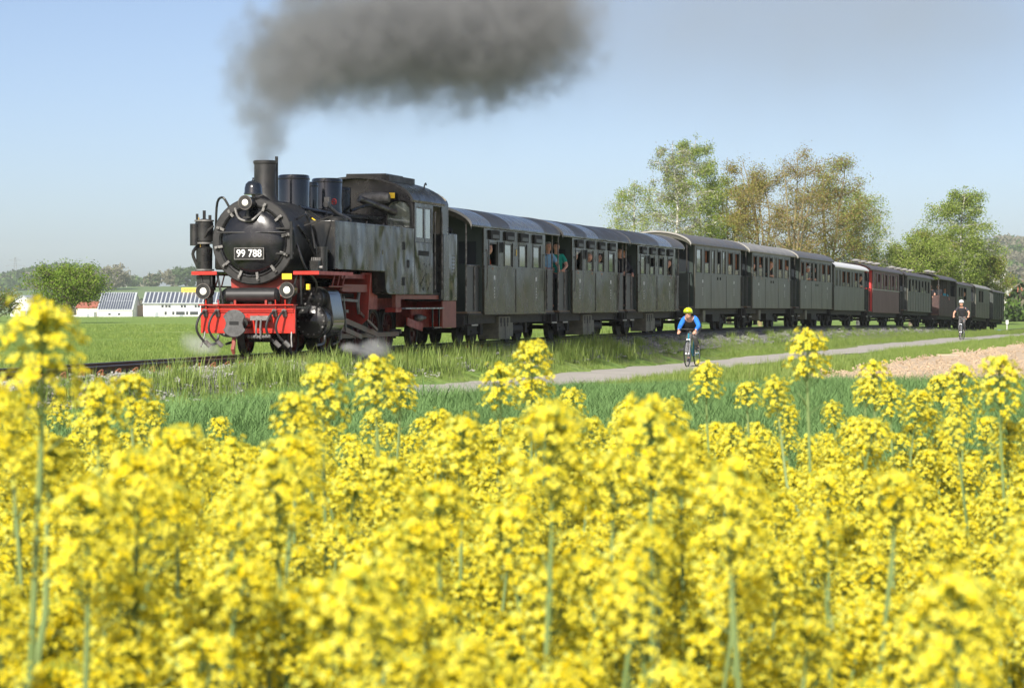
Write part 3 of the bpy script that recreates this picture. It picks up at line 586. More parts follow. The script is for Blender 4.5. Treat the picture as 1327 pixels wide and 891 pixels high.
# cylinders and valve gear
for s in (-1, 1):
    m = MB(); m.cyl((1.72, s * .80, .60), (2.62, s * .80, .60), .30, n=32); m.cyl((1.78, s * .80, 1.0), (2.58, s * .80, 1.0), .20, n=28); m.box(1.85, 2.5, s * .45, s * .95, .6, 1.1); cyl = lp('cylinder', m, 'loco_black')
    # wrapped cover
    prof = [(s * .50, 1.19)] + [(s * (.84 + .22 * math.sin(a)), 1.0 + .22 * math.cos(a)) for a in np.linspace(0, 1.5, 6)] + [(s * (.80 + .33 * math.cos(a)), .62 - .33 * math.sin(a)) for a in np.linspace(0, 1.75, 8)] + [(s * .55, .30)]
    lp('cylinder_cover', MB().prism(prof, 1.98, 2.60, 'x'), 'cyl_cover', cyl)
    for (cy_, cz_, r, x) in ((s * .80, .60, .27, 1.70), (s * .80, 1.0, .18, 1.76)):
        m = MB(); m.lathe([(r, .02), (r, -.02), (r * .85, -.03), (r * .4, -.05), (r * .2, -.10), (0, -.11)], (x, cy_, cz_), (1, 0, 0), 28); cvr = lp('cylinder_end', m, 'loco_black', cyl)
    m = MB()
    for (cz_, r, x, n) in ((.60, .245, 1.67, 14), (1.0, .155, 1.735, 10)):
        for i in range(n):
            a = 2 * math.pi * i / n; m.cyl((x - .02, s * .80 + r * math.cos(a), cz_ + r * math.sin(a)), (x + .02, s * .80 + r * math.cos(a), cz_ + r * math.sin(a)), .018, n=6)
    lp('cover_bolts', m, 'dull_steel', cyl)
    lp('drain_cock', MB().tube([(1.8, s * 1.02, .34), (1.7, s * 1.02, .2), (1.4, s * 1.0, .17)], .025, 6), 'loco_black', cyl); m = MB(); m.tube([(2.5, s * 1.02, .34), (2.55, s * 1.02, .22), (2.2, s * 1.02, .17)], .025, 6); lp('drain_cock', m, 'loco_black', cyl)
    # slide bar, crosshead, rods
    lp('slide_bar', MB().box(2.6, 3.75, s * .76, s * .84, .74, .80), 'steel'); lp('piston_rod', MB().cyl((2.6, s * .80, .60), (3.3, s * .80, .60), .035, n=10), 'steel')
    lp('crosshead', MB().box(3.2, 3.5, s * .73, s * .87, .52, .76), 'dull_steel', bevel=.01)
    lp('connecting_rod', MB().bar((3.4, s * .86, .60), (5.42, s * .86, .32), .04, .10), 'rod_grey')
    lp('coupling_rod', MB().bar((3.42, s * .70, .30), (7.42, s * .70, .30), .04, .085), 'rod_grey')
    lp('expansion_link', MB().tube([(4.12, s * .92, .72), (4.05, s * .92, .92), (4.12, s * .92, 1.12)], .035, 8), 'dull_steel')
    lp('radius_rod', MB().bar((2.6, s * .92, 1.0), (4.1, s * .92, .96), .03, .05), 'dull_steel'); lp('combination_lever', MB().bar((3.15, s * .93, 1.05), (3.3, s * .93, .38), .03, .05), 'dull_steel')
    lp('eccentric_rod', MB().bar((4.1, s * .95, .74), (5.2, s * .95, .40), .03, .05), 'rod_grey'); lp('lower_guide', MB().bar((2.62, s * .98, .50), (4.1, s * .98, .28), .03, .09), 'rod_grey')
    m = MB(); m.bar((2.72, s * 1.0, .25), (2.72, s * 1.0, 1.1), .03, .05); m.bar((3.05, s * 1.0, .4), (3.0, s * 1.0, .8), .02, .04); lp('gear_hanger', m, 'dull_steel')
    # red brackets and plates under the tanks
    lp('motion_bracket', MB().prism([(s * .35, .52), (s * .9, .52), (s * 1.02, .62), (s * 1.08, 1.46), (s * .35, 1.46)], 4.35, 4.40, 'x'), 'dusty_red')
    lp('reach_plate', MB().prism([(2.75, 1.16), (2.95, 1.27), (4.34, 1.27), (4.34, 1.13), (2.9, 1.13)], s * .98, s * 1.02, 'y'), 'faded_red')
    lp('splash_plate', MB().prism([(4.42, .62), (4.42, 1.5), (5.04, 1.5), (5.06, 1.12), (5.4, 1.06), (5.4, .80), (4.9, .80)], s * .86, s * .89, 'y'), 'dusty_red')
    lp('frame_stretcher', MB().box(2.9, 4.34, s * .45, s * .98, 1.38, 1.46), 'dusty_red')
    # below the cab
    lp('cab_bearer', MB().prism([(6.0, .84), (6.35, .84), (6.35, 1.0), (9.1, 1.0), (9.1, 1.085), (6.0, 1.085)], s * 1.0, s * 1.08, 'y'), 'faded_red')
    lp('side_sill', MB().box(6.0, 6.4, s * .86, s * 1.08, .74, .83), 'dusty_red'); lp('step_board', MB().box(6.42, 9.2, s * .95, s * 1.16, .80, .83), 'roof_sky_sheen')
    lp('rear_side_plate', MB().box(9.22, 10.28, s * 1.10, s * 1.13, .40, .965), 'faded_red')
    lp('rear_frame_plate', MB().box(7.9, 9.2, s * .80, s * .84, .42, .795), 'dusty_red'); m = MB(); m.bar((8.55, s * 1.1, .8), (8.55, s * 1.1, .42), .03, .03); m.bar((9.05, s * 1.1, .8), (9.05, s * 1.1, .42), .03, .03); m.box(8.5, 9.1, s * .92, s * 1.15, .40, .425); lp('cab_step', m, 'loco_black')
    lp('injector', MB().lathe([(.03, 0), (.07, .05), (.07, .3), (.04, .35), (.04, .6)], (8.0, s * .92, .62), (1, 0, 0), 12), 'dull_steel')
    lp('ash_lever', MB().bar((7.2, s * .95, .55), (8.3, s * .95, .42), .03, .16), 'dusty_red')
lp('rear_beam', MB().box(10.20, 10.30, -1.09, 1.09, .40, .96), 'loco_red')
m = MB(); m.cyl((10.30, 0, .57), (10.75, 0, .57), .06); m.cyl((10.72, 0, .57), (10.76, 0, .57), .22, n=24); lp('rear_coupler', m, 'dull_steel')
# wheels
def wheel_mesh(r, spokes, cw=True):
    m = MB(); m.lathe([(r * .86, -.05), (r * .86, .05), (r * .80, .05), (r * .80, -.05)], (0, 0, 0), (0, 1, 0), 28, cap=False); m.cyl((0, -.075, 0), (0, .075, 0), r * .22, n=14)
    for i in range(spokes):
        a = 2 * math.pi * i / spokes; m.bar((r * .18 * math.cos(a), 0, r * .18 * math.sin(a)), (r * .83 * math.cos(a), 0, r * .83 * math.sin(a)), .05, .04, (0, 1, 0))
    if cw: m.prism([(r * .82 * math.cos(a), r * .82 * math.sin(a)) for a in np.linspace(-.7, .7, 8)], -.04, .04, 'y')
    t = MB(); t.lathe([(r * .86, -.065), (r * 1.0, -.065), (r * 1.0, .04), (r * 1.07, .045), (r * 1.07, .065), (r * .86, .065)], (0, 0, 0), (0, 1, 0), 36, cap=False)
    return m.mesh('wheel', 'wheel_red'), t.mesh('tyre', 'underframe')
dw, dt = wheel_mesh(.40, 11); ww, wt = wheel_mesh(.275, 9, False)
for x in (3.42, 4.42, 5.42, 6.42, 7.42, 1.62, 9.25):
    big = x not in (1.62, 9.25)
    for s in (-1, 1):
        o = inst('driving_wheel' if big else 'carrying_wheel', dw if big else ww, loco, (x, s * .42, .40 if big else .275), (0, rnd.uniform(0, 3), 0 if s > 0 else math.pi))
        inst('tyre', dt if big else wt, o)
        if big: inst('crank_pin', MB().cyl((.15, .05, 0), (.15, .30, 0), .05, n=10).mesh('crank_pin', 'dull_steel'), o)
m = MB()
for x in (3.42, 4.42, 5.42, 6.42, 7.42): m.cyl((x, -.42, .40), (x, .42, .40), .07, n=10)
for x in (1.62, 9.25): m.cyl((x, -.42, .275), (x, .42, .275), .06, n=10)
lp('axles', m, 'loco_black')
m = MB()
for x in (3.92, 4.92, 5.92, 6.92, 7.95):
    for s in (-1, 1): m.box(x - .05, x + .05, s * .36, s * .48, .2, .75)
lp('brake_blocks', m, 'soot_shade')
# side tanks
prof = [(2.0, 1.53), (2.0, 2.42), (7.06, 2.42), (7.06, 1.09), (5.36, 1.09), (5.20, 1.12), (5.11, 1.22), (5.08, 1.36), (5.08, 1.53)]
for s in (-1, 1):
    tk = lp('side_tank', MB().prism(prof, s * .55, s * 1.15, 'y'), 'tank_grey', bevel=.012)
    lp('corner_strip', MB().box(1.985, 2.13, s * 1.151, s * 1.156, 1.55, 2.40), 'loco_black', tk)
    m = MB()
    for x in np.arange(2.2, 7.0, .12): m.ell((x, s * 1.151, 2.38), .008, .006, .008, 6, 4)
    for z in np.arange(1.2, 2.36, .11): m.ell((6.98, s * 1.151, z), .008, .006, .008, 6, 4)
    lp('rivets', m, 'tank_grey', tk)
    for x, z in ((6.32, 2.05), (6.62, 1.70), (6.30, 1.35)): lp('foot_hole', MB().box(x - .09, x + .09, s * 1.145, s * 1.154, z - .08, z + .08), 'soot_shade', tk)  # raised black plates in place of the shade inside square recesses
    m = MB(); m.lathe([(.2, 0), (.2, .06), (.17, .09), (.02, .1)], (3.0, s * .85, 2.42), (0, 0, 1), 20); lp('filler_lid', m, 'loco_black', tk)
    lp('builder_lettering', MB().box(5.35, 5.95, s * 1.151, s * 1.153, 1.155, 1.185), 'box_drab', tk)
    lp('washout_plug', MB().ell((4.9, s * 1.152, 1.9), .04, .012, .05, 8, 6), 'box_drab', tk)
    m = MB()
    for x in (5.0, 4.0, 6.1): m.cyl((x, s * .8, 2.42), (x, s * .8, 2.50), .02, n=6)
    lp('tank_fittings', m, 'loco_black', tk)
# cab
def roofz(y, zc, ze, hw): return ze + (zc - ze) * math.sqrt(max(0, 1 - (y / hw) ** 2)) ** 1.15
ysr = np.linspace(-1.21, 1.21, 25)
def arch_shell(x0, x1, hw, ze, zc, th, n=24, drop=0):
    m = MB(); yy = [hw * math.sin(math.pi / 2 * t) for t in np.linspace(-1, 1, n + 1)]
    top = [(y, roofz(y, zc, ze, hw)) for y in yy]; bot = [(y * (1 - .02), roofz(y, zc, ze, hw) - th) for y in yy[::-1]]
    m.prism(top + bot, x0, x1, 'x'); return m
cr = lp('cab_roof', arch_shell(6.78, 9.18, 1.20, 2.98, 3.46, .04), 'loco_black')
lp('roof_hatch', MB().prism([(-.45, 3.38), (-.42, 3.55), (.42, 3.55), (.45, 3.38)], 7.5, 8.7, 'x'), 'loco_black', cr)
lp('roof_vent_lid', MB().box(7.1, 8.9, -.62, -.46, 3.36, 3.50), 'smokebox_grey', cr); lp('roof_hook', MB().tube([(8.6, -.9, 3.25), (8.6, -.92, 3.36), (8.68, -.92, 3.40), (8.72, -.92, 3.36)], .014, 6), 'loco_black', cr)
# front wall with arched openings
fw = MB(); fw.box(7.06, 7.09, -1.13, 1.13, 1.1, 2.42)
for y0, y1 in ((-1.13, -1.07), (-.58, .58), (1.07, 1.13)): fw.prism([(y0, 2.42), (y1, 2.42)] + [(y, roofz(y, 3.42, 2.95, 1.2)) for y in np.linspace(y1, y0, 8)], 7.06, 7.09, 'x')
for s in (-1, 1):
    a0 = [(s * y, 2.82 + .16 * math.sqrt(max(0, 1 - ((y - .825) / .245) ** 2))) for y in np.linspace(.58, 1.07, 9)]
    fw.prism(a0 + [(s * y, roofz(y, 3.42, 2.95, 1.2)) for y in np.linspace(1.07, .58, 8)], 7.06, 7.09, 'x')
lp('cab_front', fw, 'loco_black')
for s in (-1, 1):
    f_ = lp('front_window', MB().tube([(7.05, s * .58, 2.44)] + [(7.05, s * y, 2.82 + .16 * math.sqrt(max(0, 1 - ((y - .825) / .245) ** 2))) for y in np.linspace(.58, 1.07, 9)] + [(7.05, s * 1.07, 2.44)], .02, 6), 'loco_black')
    lp('pane', MB().prism([(s * .60, 2.44), (s * 1.05, 2.44), (s * 1.05, 2.82), (s * .95, 2.93), (s * .825, 2.965), (s * .70, 2.93), (s * .60, 2.82)], 7.072, 7.077, 'x'), 'pane', f_)
lp('cab_floor', MB().box(7.1, 9.2, -1.1, 1.1, 1.09, 1.14), 'soot_shade'); lp('backhead', MB().box(7.1, 7.5, -.6, .6, 1.15, 2.6), 'loco_black', bevel=.06)
lp('cab_rear_wall', MB().prism([(-1.12, 1.1), (1.12, 1.1)] + [(y, roofz(y, 3.42, 2.95, 1.2)) for y in np.linspace(1.12, -1.12, 14)], 9.50, 9.53, 'x'), 'wall_cream')
for s in (-1, 1):
    ys_ = (s * 1.12, s * 1.15)
    m = MB(); m.box(7.10, 7.20, *ys_, 2.15, 3.0); m.box(7.75, 7.85, *ys_, 2.15, 3.0); m.box(8.30, 8.42, *ys_, 2.15, 3.0); m.box(7.2, 8.30, *ys_, 2.86, 3.0); m.box(8.42, 9.06, *ys_, 2.92, 3.0); m.box(7.2, 8.3, *ys_, 2.15, 2.24); lp('cab_side', m, 'cab_grey')
    dpan = lp('cab_lower_panel', MB().box(7.07, 8.42, s * 1.118, s * 1.152, 1.10, 2.148), 'tank_grey', bevel=.008)
    lp('slot', MB().box(7.35, 8.1, s * 1.148, s * 1.156, 1.88, 1.98), 'soot_shade', dpan)
    m = MB()
    for _ in range(22):
        x, z = rnd.uniform(7.4, 8.2), rnd.uniform(1.15, 1.8); m.box(x - .02, x + .02, s * 1.15, s * 1.155, z - .02, z + .02)
    lp('vent_holes', m, 'soot_shade', dpan)
    for x0, x1 in ((7.20, 7.75), (7.85, 8.30)):
        wn = MB(); wn.box(x0 + .002, x0 + .03, s * 1.125, s * 1.145, 2.242, 2.858); wn.box(x1 - .03, x1 - .002, s * 1.125, s * 1.145, 2.242, 2.858); wn.box(x0 + .03, x1 - .03, s * 1.125, s * 1.145, 2.83, 2.858); wn = lp('cab_window', wn, 'steel')
        lp('pane', MB().box(x0 + .03, x1 - .03, s * 1.133, s * 1.137, 2.242, 2.83), 'pane_pale', wn)
    m = MB(); m.box(9.07, 9.60, s * 1.12, s * 1.15, 1.0, 2.97); cpn = lp('cab_rear_corner', m, 'cab_grey')
    m = MB()
    for z in np.arange(1.3, 2.95, .08):
        for x in (9.10, 9.56): m.ell((x, s * 1.152, z), .010, .007, .010, 6, 4)
    lp('rivets', m, 'cab_grey', cpn)
    lp('shoulder_plate', MB().prism([(s * 1.15, 2.972), (s * 1.12, 3.06), (s * 1.02, 3.16), (s * .8, 3.24), (s * .8, 3.2), (s * 1.0, 3.1), (s * 1.11, 2.972)], 9.19, 9.62, 'x'), 'cab_grey', cpn)
    m = MB(); m.cyl((8.50, s * 1.17, 1.2), (8.50, s * 1.17, 2.8), .016, n=8); m.cyl((9.03, s * 1.17, 1.2), (9.03, s * 1.17, 2.8), .016, n=8); lp('cab_handrail', m, 'steel')
    lp('cab_gate', MB().box(8.5, 9.03, s * 1.05, s * 1.07, 1.15, 1.95), 'soot_shade')
bk = lp('coal_bunker', MB().box(9.64, 10.30, -1.15, 1.15, .965, 2.39), 'tank_grey', bevel=.015)
lp('bunker_side', MB().box(9.18, 9.638, -1.162, 1.162, .97, 2.36), 'cab_grey', bk, bevel=.01)
m = MB()
for x in (9.95, 10.1):
    for z in np.arange(1.55, 1.95, .075): m.box(x - .03, x + .03, -1.156, -1.152, z - .016, z + .016)
lp('stencilled_marks', m, 'box_drab', bk)
m = MB()
for _ in range(70): m.ell((rnd.uniform(9.7, 10.25), rnd.uniform(-1.0, 1.0), rnd.uniform(2.36, 2.5)), rnd.uniform(.05, .1), rnd.uniform(.05, .1), rnd.uniform(.05, .08), 6, 4)
lp('coal', m, 'soot_shade', bk, smooth=False)
lp('yellow_label', MB().box(6.93, 6.95, -.78, -.66, 3.02, 3.13), 'yellow_paint'); lp('yellow_tap', MB().box(1.05, 1.13, -.98, -.92, 1.16, 1.26), 'yellow_paint')

# ------------------------------------------------------------------ carriages
def wheelset_meshes():
    r = .30; m = MB(); m.lathe([(r * .9, .05), (r * .85, .03), (r * .35, -.01), (r * .2, -.05), (0, -.05)], (0, 0, 0), (0, 1, 0), 22); m.lathe([(r * .85, -.065), (r, -.065), (r, .04), (r * 1.08, .045), (r * 1.08, .06), (r * .85, .06)], (0, 0, 0), (0, 1, 0), 26, cap=False)
    return m.mesh('wheel', 'underframe')
WH = wheelset_meshes()
def bogie_mesh(b, hw):
    m = MB()
    for s in (-1, 1):
        m.prism([(-b / 2 - .3, .42), (-b / 2 - .1, .50), (-.25, .50), (-.2, .40), (.2, .40), (.25, .50), (b / 2 + .1, .50), (b / 2 + .3, .42), (b / 2 + .3, .34), (b / 2, .30), (.2, .26), (-.2, .26), (-b / 2, .30), (-b / 2 - .3, .34)], s * .56, s * .60, 'y')
        for x in (-b / 2, b / 2): m.box(x - .11, x + .11, s * .58, s * .68, .20, .44)
        for i in range(4): m.box(-.34 + i * .04, .34 - i * .04, s * .60, s * .66, .22 + i * .022, .238 + i * .022)
    m.box(-.15, .15, -.56, .56, .42, .56)
    for x in (-b / 2, b / 2): m.cyl((x, -.5, .30), (x, .5, .30), .05, n=8)
    return m.mesh('bogie', 'underframe')
BG = bogie_mesh(1.1, .6)
CARS = {}
def carriage(key, label, Yf, Yb, zb, ze, zc, pf, pb, wins, body='body_olive', end='end_green_shaded', roofs=('roof_grey',), panels=2, style='A', zs=None, hw=1.1, vents=(), name='passenger_carriage', group=None,
             curtains=False, box='A', planks=False, ov=.12, axles=2, band=None, dtl=True):
    pF, T, N, h = track_frame(Yf); pB, *_ = track_frame(Yb); d = pB - pF; Lb = d.length
    root = empty(name, pF, math.atan2(d.y, d.x), label, 'wagon' if 'wagon' in name or 'van' in name else 'carriage', group or 'vehicles of the steam train')
    root.rotation_euler = (0, -math.asin(d.z / Lb), math.atan2(d.y, d.x)); CARS[key] = (root, Lb)
    P = lambda nm, mb, mt, par=None, bevel=0, sm=True: mb.build(nm, mt, par or root, bevel=bevel, smooth=sm)
    zs = zs or zb + (ze - zb) * .545; th = .04
    zt = ze - (.36 if style == 'A' else .16)                      # top of the windows
    # underframe
    m = MB()
    for s in (-1, 1): m.box(-pf, Lb + pb, s * .78, s * .86, zb - .20, zb - .01); m.box(-pf - .001, Lb + pb + .001, s * .45, s * .50, zb - .18, zb - .02)
    m.box(-pf - .06, -pf, -.98, .98, zb - .26, zb - .01); m.box(Lb + pb, Lb + pb + .06, -.98, .98, zb - .26, zb - .01); m.box(0, Lb, -hw + .03, hw - .03, zb - .012, zb + .03)
    uf = P('underframe', m, 'underframe')
    for e, x in ((-1, -pf), (1, Lb + pb)):
        m = MB(); m.cyl((x, 0, .57), (x + e * .3, 0, .57), .05, n=10); m.lathe([(.0, .28), (.17, .285), (.2, .30), (.19, .32), (0, .335)], (x, 0, .57), (e, 0, 0), 20); P('centre_buffer', m, 'underframe', uf)
    if box == 'A':
        x0 = Lb * .34 if key == 'c1' else Lb * .36
        bx = P('battery_box', MB().box(x0, x0 + 1.05, -.93, -.45, zb - .58, zb - .05), 'box_drab', bevel=.01)
        m = MB()
        for i in range(3): m.box(x0 + .12 + i * .3, x0 + .27 + i * .3, -.938, -.931, zb - .2, zb - .08); m.ell((x0 + .19 + i * .3, -.935, zb - .24), .05, .006, .05, 8, 6)
        m.box(x0 + .55, x0 + .57, -.937, -.931, zb - .55, zb - .12); P('box_straps', m, 'underframe', bx)
        P('sand_box', MB().box(x0 + 1.1, x0 + 1.42, -.9, -.55, zb - .52, zb - .2), 'box_drab'); m = MB(); m.cyl((x0 + 2, -.6, zb - .35), (x0 + 3.1, -.6, zb - .35), .12, n=14); P('brake_cylinder', m, 'underframe')
    elif box == 'B':
        P('heater_box', MB().box(Lb * .26, Lb * .26 + .42, -.95, -.6, zb - .45, zb - .06), 'box_drab', bevel=.02); m = MB(); m.cyl((Lb * .26 + .2, -.78, zb - .62), (Lb * .26 + .2, -.78, zb - .45), .08, n=10); m.box(Lb * .55, Lb * .7, -.8, -.4, zb - .45, zb - .2); P('gear_box', m, 'underframe')
    elif box == 'C':
        m = MB()
        for a, b in (((Lb * .25, zb - .2), (Lb * .42, zb - .42)), ((Lb * .42, zb - .42), (Lb * .58, zb - .42)), ((Lb * .58, zb - .42), (Lb * .75, zb - .2))):
            for s in (-1, 1): m.bar((a[0], s * .82, a[1]), (b[0], s * .82, b[1]), .03, .03)
        P('truss_rod', m, 'underframe')
    for x in ((Lb * .14, Lb * .86) if dtl else (Lb * .16, Lb * .84)):
        bg_ = inst('bogie', BG, root, (x, 0, 0))
        for dx in (-.55, .55):
            for s in (-1, 1): inst('wheel', WH, bg_, (dx, s * .42, .30), (0, rnd.uniform(0, 3), 0 if s > 0 else math.pi))
    m = MB(); m.tube([(.3, -.5, zb - .32), (Lb * .5, -.5, zb - .36), (Lb - .3, -.5, zb - .32)], .03, 6); P('brake_rod', m, 'underframe')
    # side walls
    for s in (-1, 1):
        y0, y1 = s * (hw - th), s * hw
        if style == 'box':
            for i in range(panels):
                a, b = Lb * i / panels, Lb * (i + 1) / panels; P('side_board', MB().box(a + .006, b - .006, y0, y1, zb, ze), body)
            for i in range(panels + 1):
                a = min(max(Lb * i / panels, .04), Lb - .04); P('side_batten', MB().box(a - .035, a + .035, s * (hw + .002), s * (hw + .05), zb, ze), body)
            continue
        if planks:
            for i in range(planks):
                a, b = Lb * i / planks, Lb * (i + 1) / planks; P('side_plank', MB().box(a + .012, b - .012, y0, y1, zb, zs), body)
                if i: P('cover_strip', MB().box(a - .02, a + .02, s * (hw + .001), s * (hw + .018), zb + .02, zs - .02), body)
        else:
            for i in range(panels):
                a, b = Lb * i / panels, Lb * (i + 1) / panels
                P('side_panel', MB().box(a + .005, b - .005, y0, y1, zb, zs), body, bevel=.004)
        P('waist_rail', MB().box(0, Lb, s * (hw + .002), s * (hw + .02), zs - .03, zs + .012), band or body)
        if style == 'open': continue
        m = MB(); edges = [0] + [e for w_ in wins for e in w_[:2]] + [Lb]
        for i in range(0, len(edges), 2):
            if edges[i + 1] - edges[i] > .01: m.box(edges[i], edges[i + 1], y0, y1, zs, zt)
        m.box(0, Lb, y0, y1, zt, ze); m.box(0, Lb, s * (hw - th - .001), s * (hw - .06), zs - .02, zs); P('upper_side', m, body)
        for a, b in zip(edges[1:-1:2], edges[2:-1:2]):
            m = MB(); m.box(a - .05, a - .012, s * (hw + .001), s * (hw + .012), zs + .02, zt + .02); m.box(b + .012, b + .05, s * (hw + .001), s * (hw + .012), zs + .02, zt + .02); m.box(a - .05, b + .05, s * (hw + .001), s * (hw + .012), zt + .021, zt + .04); P('window_moulding', m, body)
        for (a, b, st) in wins:
            if s > 0 and st != 'full': st = 'full'
            m = MB(); yy = (s * (hw - .035), s * (hw - .008))
            m.box(a, a + .035, *yy, zs, zt); m.box(b - .035, b, *yy, zs, zt); m.box(a + .035, b - .035, *yy, zt - .035, zt); m.box(a + .035, b - .035, *yy, zs, zs + .035)
            top = zt - .035
            if st == 'half': top = zs + (zt - zs) * .42; m.box(a + .035, b - .035, *yy, top, top + .03)
            if st == 'low': top = zs + (zt - zs) * .22; m.box(a + .035, b - .035, *yy, top, top + .03)
            wn = P('window', m, 'window_frame')
            if st != 'open': P('pane', MB().box(a + .035, b - .035, s * (hw - .024), s * (hw - .019), zs + .035, top), 'pane_pale' if (s < 0 and st != 'full') or rnd.random() < .35 else 'pane', wn)
            if style == 'A':
                zc0 = zt + .06; m = MB()
                m.prism([(a - .03, zc0), (b + .03, zc0), (b + .05, zc0 + .21), (a - .05, zc0 + .21)], s * (hw + .002), s * (hw + .045), 'y'); t_ = P('transom', m, 'soot_shade')
                P('transom_pane', MB().box(a + .12, b - .02, s * (hw + .046), s * (hw + .050), zc0 + .03, zc0 + .11), 'window_frame', t_)
            if curtains and s < 0 and b - a > .3:
                m = MB(); k = 6; m.prism([(b - .06 - .22 + .22 * i / k, s * (hw - .10) + (.02 if i % 2 else -.02)) for i in range(k + 1)] + [(b - .06, s * (hw - .14)), (b - .28, s * (hw - .14))], zs + .1, zt, 'z'); P('curtain', m, 'curtain')
        if dtl and s < 0:
            for xx in (Lb * .16, Lb * .84):
                m = MB(); m.box(xx - .06, xx + .06, s * (hw + .0015), s * (hw + .003), zs - .30, zs - .20)
                for i in range(4): m.box(xx - .025, xx + .025, s * (hw + .0015), s * (hw + .003), zs - .50 - i * .07, zs - .46 - i * .07)
                P('white_lettering', m, 'white_paint')
    if style == 'A':
        xl = (wins[0][1] + wins[1][0]) / 2; P('side_lamp', MB().box(xl - .05, xl + .05, -hw - .05, -hw - .014, zt - .22, zt + .02), 'soot_shade', bevel=.01)
        xl = (wins[1][1] + wins[2][0]) / 2; P('notice_plate', MB().box(xl - .03, xl + .03, -hw - .018, -hw - .014, zs + .28, zs + .42), 'yellow_paint' if key == 'c1' else 'body_grey')
        for i in range(panels + 1):
            a = min(max(Lb * i / panels, .035), Lb - .035); P('cover_strip', MB().box(a - .022, a + .022, -hw - .012, -hw - .002, zb + .01, zs - .04), body)
        P('sill_rail', MB().box(0, Lb, -hw - .022, -hw - .002, zb + .005, zb + .05), body)
        for xx, e in ((.06, -1), (Lb - .06, 1)): P('grab_handle', MB().tube([(xx, -hw - .02, zs - .5), (xx, -hw - .06, zs - .46), (xx, -hw - .06, zs + .3), (xx, -hw - .02, zs + .34)], .012, 6), 'steel')
    elif style == 'B':
        for i in range(panels + 1):
            a = min(max(Lb * i / panels, .03), Lb - .03); P('cover_strip', MB().box(a - .018, a + .018, -hw - .010, -hw - .002, zb + .01, zs - .04), body)
        m = MB()
        for xx in (Lb * .47, Lb * .53): m.cyl((xx, -hw - .02, zs - .14), (xx, -hw - .001, zs - .14), .05, n=12)
        P('vent_caps', m, 'soot_shade')
    # floor, seats
    P('floor', MB().box(-pf, Lb + pb, -hw + .06, hw - .06, zb + .032, zb + .07), 'interior' if style != 'box' else 'underframe')
    if style not in ('box', 'open'):
        for i in range(int(Lb / 1.5)):
            x = .7 + i * 1.5
            if x > Lb - .5: break
            for y in (-.62, .62): m = MB(); m.box(x - .04, x + .04, y - .38, y + .38, zb + .07, zb + .98); m.box(x - .42, x + .42, y - .38, y + .38, zb + .38, zb + .45); P('seat', m, 'interior')
        P('ceiling', MB().box(.02, Lb - .02, -hw + .08, hw - .08, ze - .05, ze - .02), 'wall_cream')
    # end walls with a door
    for e, x, pl in ((-1, 0, pf), (1, Lb, pb)):
        xa, xb = (x + .004, x + .05) if e < 0 else (x - .05, x - .004)
        if style == 'open' and e > 0: continue
        zt_ = zb + 1.0 if style == 'open' else None
        if style == 'open':
            P('end_wall', MB().box(xa, xb, -hw + .05, hw - .05, zb, zs), body); continue
        prof = [(-hw + .045, zb), (hw - .045, zb), (hw - .045, ze)] + [(y, roofz(y, zc - .06, ze - .02, hw)) for y in np.linspace(hw * .9, -hw * .9, 12)] + [(-hw + .045, ze)]
        ew = P('end_wall', MB().prism(prof, xa, xb, 'x'), end)
        xo = x - .012 if e < 0 else x + .012
        dd = P('end_door', MB().box(min(xo, x), max(xo, x), -.34, .34, zb + .05, zb + 1.85), 'body_dark', ew); P('handle', MB().box(x + e * .015, x + e * .05, .22, .27, zb + .95, zb + 1.0), 'brass', dd)
        for y0_ in (-.92, .5): P('end_window', MB().box(min(xo, x), max(xo, x), y0_, y0_ + .4, zs + .05, zt), 'dark_glass', ew)
        if pl > .4:
            xe = x + e * pl
            P('platform_deck', MB().box(min(x, xe), max(x, xe), -hw + .03, hw - .03, zb - .009, zb + .03), 'underframe')
            for s in (-1, 1):
                m = MB(); m.box(min(x + e * .1, xe - e * .02), max(x + e * .1, xe - e * .02), s * (hw - .12), s * (hw - .09), zb + .05, zs - .02) if style == 'A' else m.box(min(xe - e * .05, xe), max(xe - e * .05, xe), s * .45, s * (hw - .05), zb + .05, zs)
                P('platform_gate', m, 'satin_black' if style == 'A' else 'body_dark')
                m = MB(); m.tube([(x + e * .06, s * (hw - .1), zs), (xe, s * (hw - .1), zs)], .022, 8); m.cyl((xe - e * .03, s * (hw - .1), zb), (xe - e * .03, s * (hw - .1), roofz(hw - .1, zc - .06, ze - .02, hw + .05)), .022, n=8); m.cyl((x + e * .5, s * (hw - .08), zb + .1), (x + e * .5, s * (hw - .08), zs), .02, n=8); P('platform_rail', m, 'steel' if style == 'A' else 'underframe')
                m = MB(); m.box(xe - e * .55, xe - e * .05, s * (hw - .25), s * (hw + .02), .42, .455); m.box(xe - e * .55, xe - e * .52, s * (hw - .22), s * (hw - .19), .455, zb); m.box(xe - e * .08, xe - e * .05, s * (hw - .22), s * (hw - .19), .455, zb); P('step', m, 'underframe')
                P('step_edge', MB().box(min(xe - e * .56, xe - e * .04), max(xe - e * .56, xe - e * .04), s * (hw + .021), s * (hw + .03), .42, .456), 'roof_edge')
            m = MB(); m.tube([(xe, -.45, zs), (xe, .45, zs)], .022, 8); m.cyl((xe, .3, zb), (xe, .3, zs + .2), .025, n=8); P('end_rail', m, 'underframe')
        m = MB(); m.tube([(x + e * (pl + .06), -.4, zb - .05), (x + e * (pl + .16), -.4, .55), (x + e * (pl + .2), -.3, .35)], .025, 6); P('air_hose', m, 'rubber')
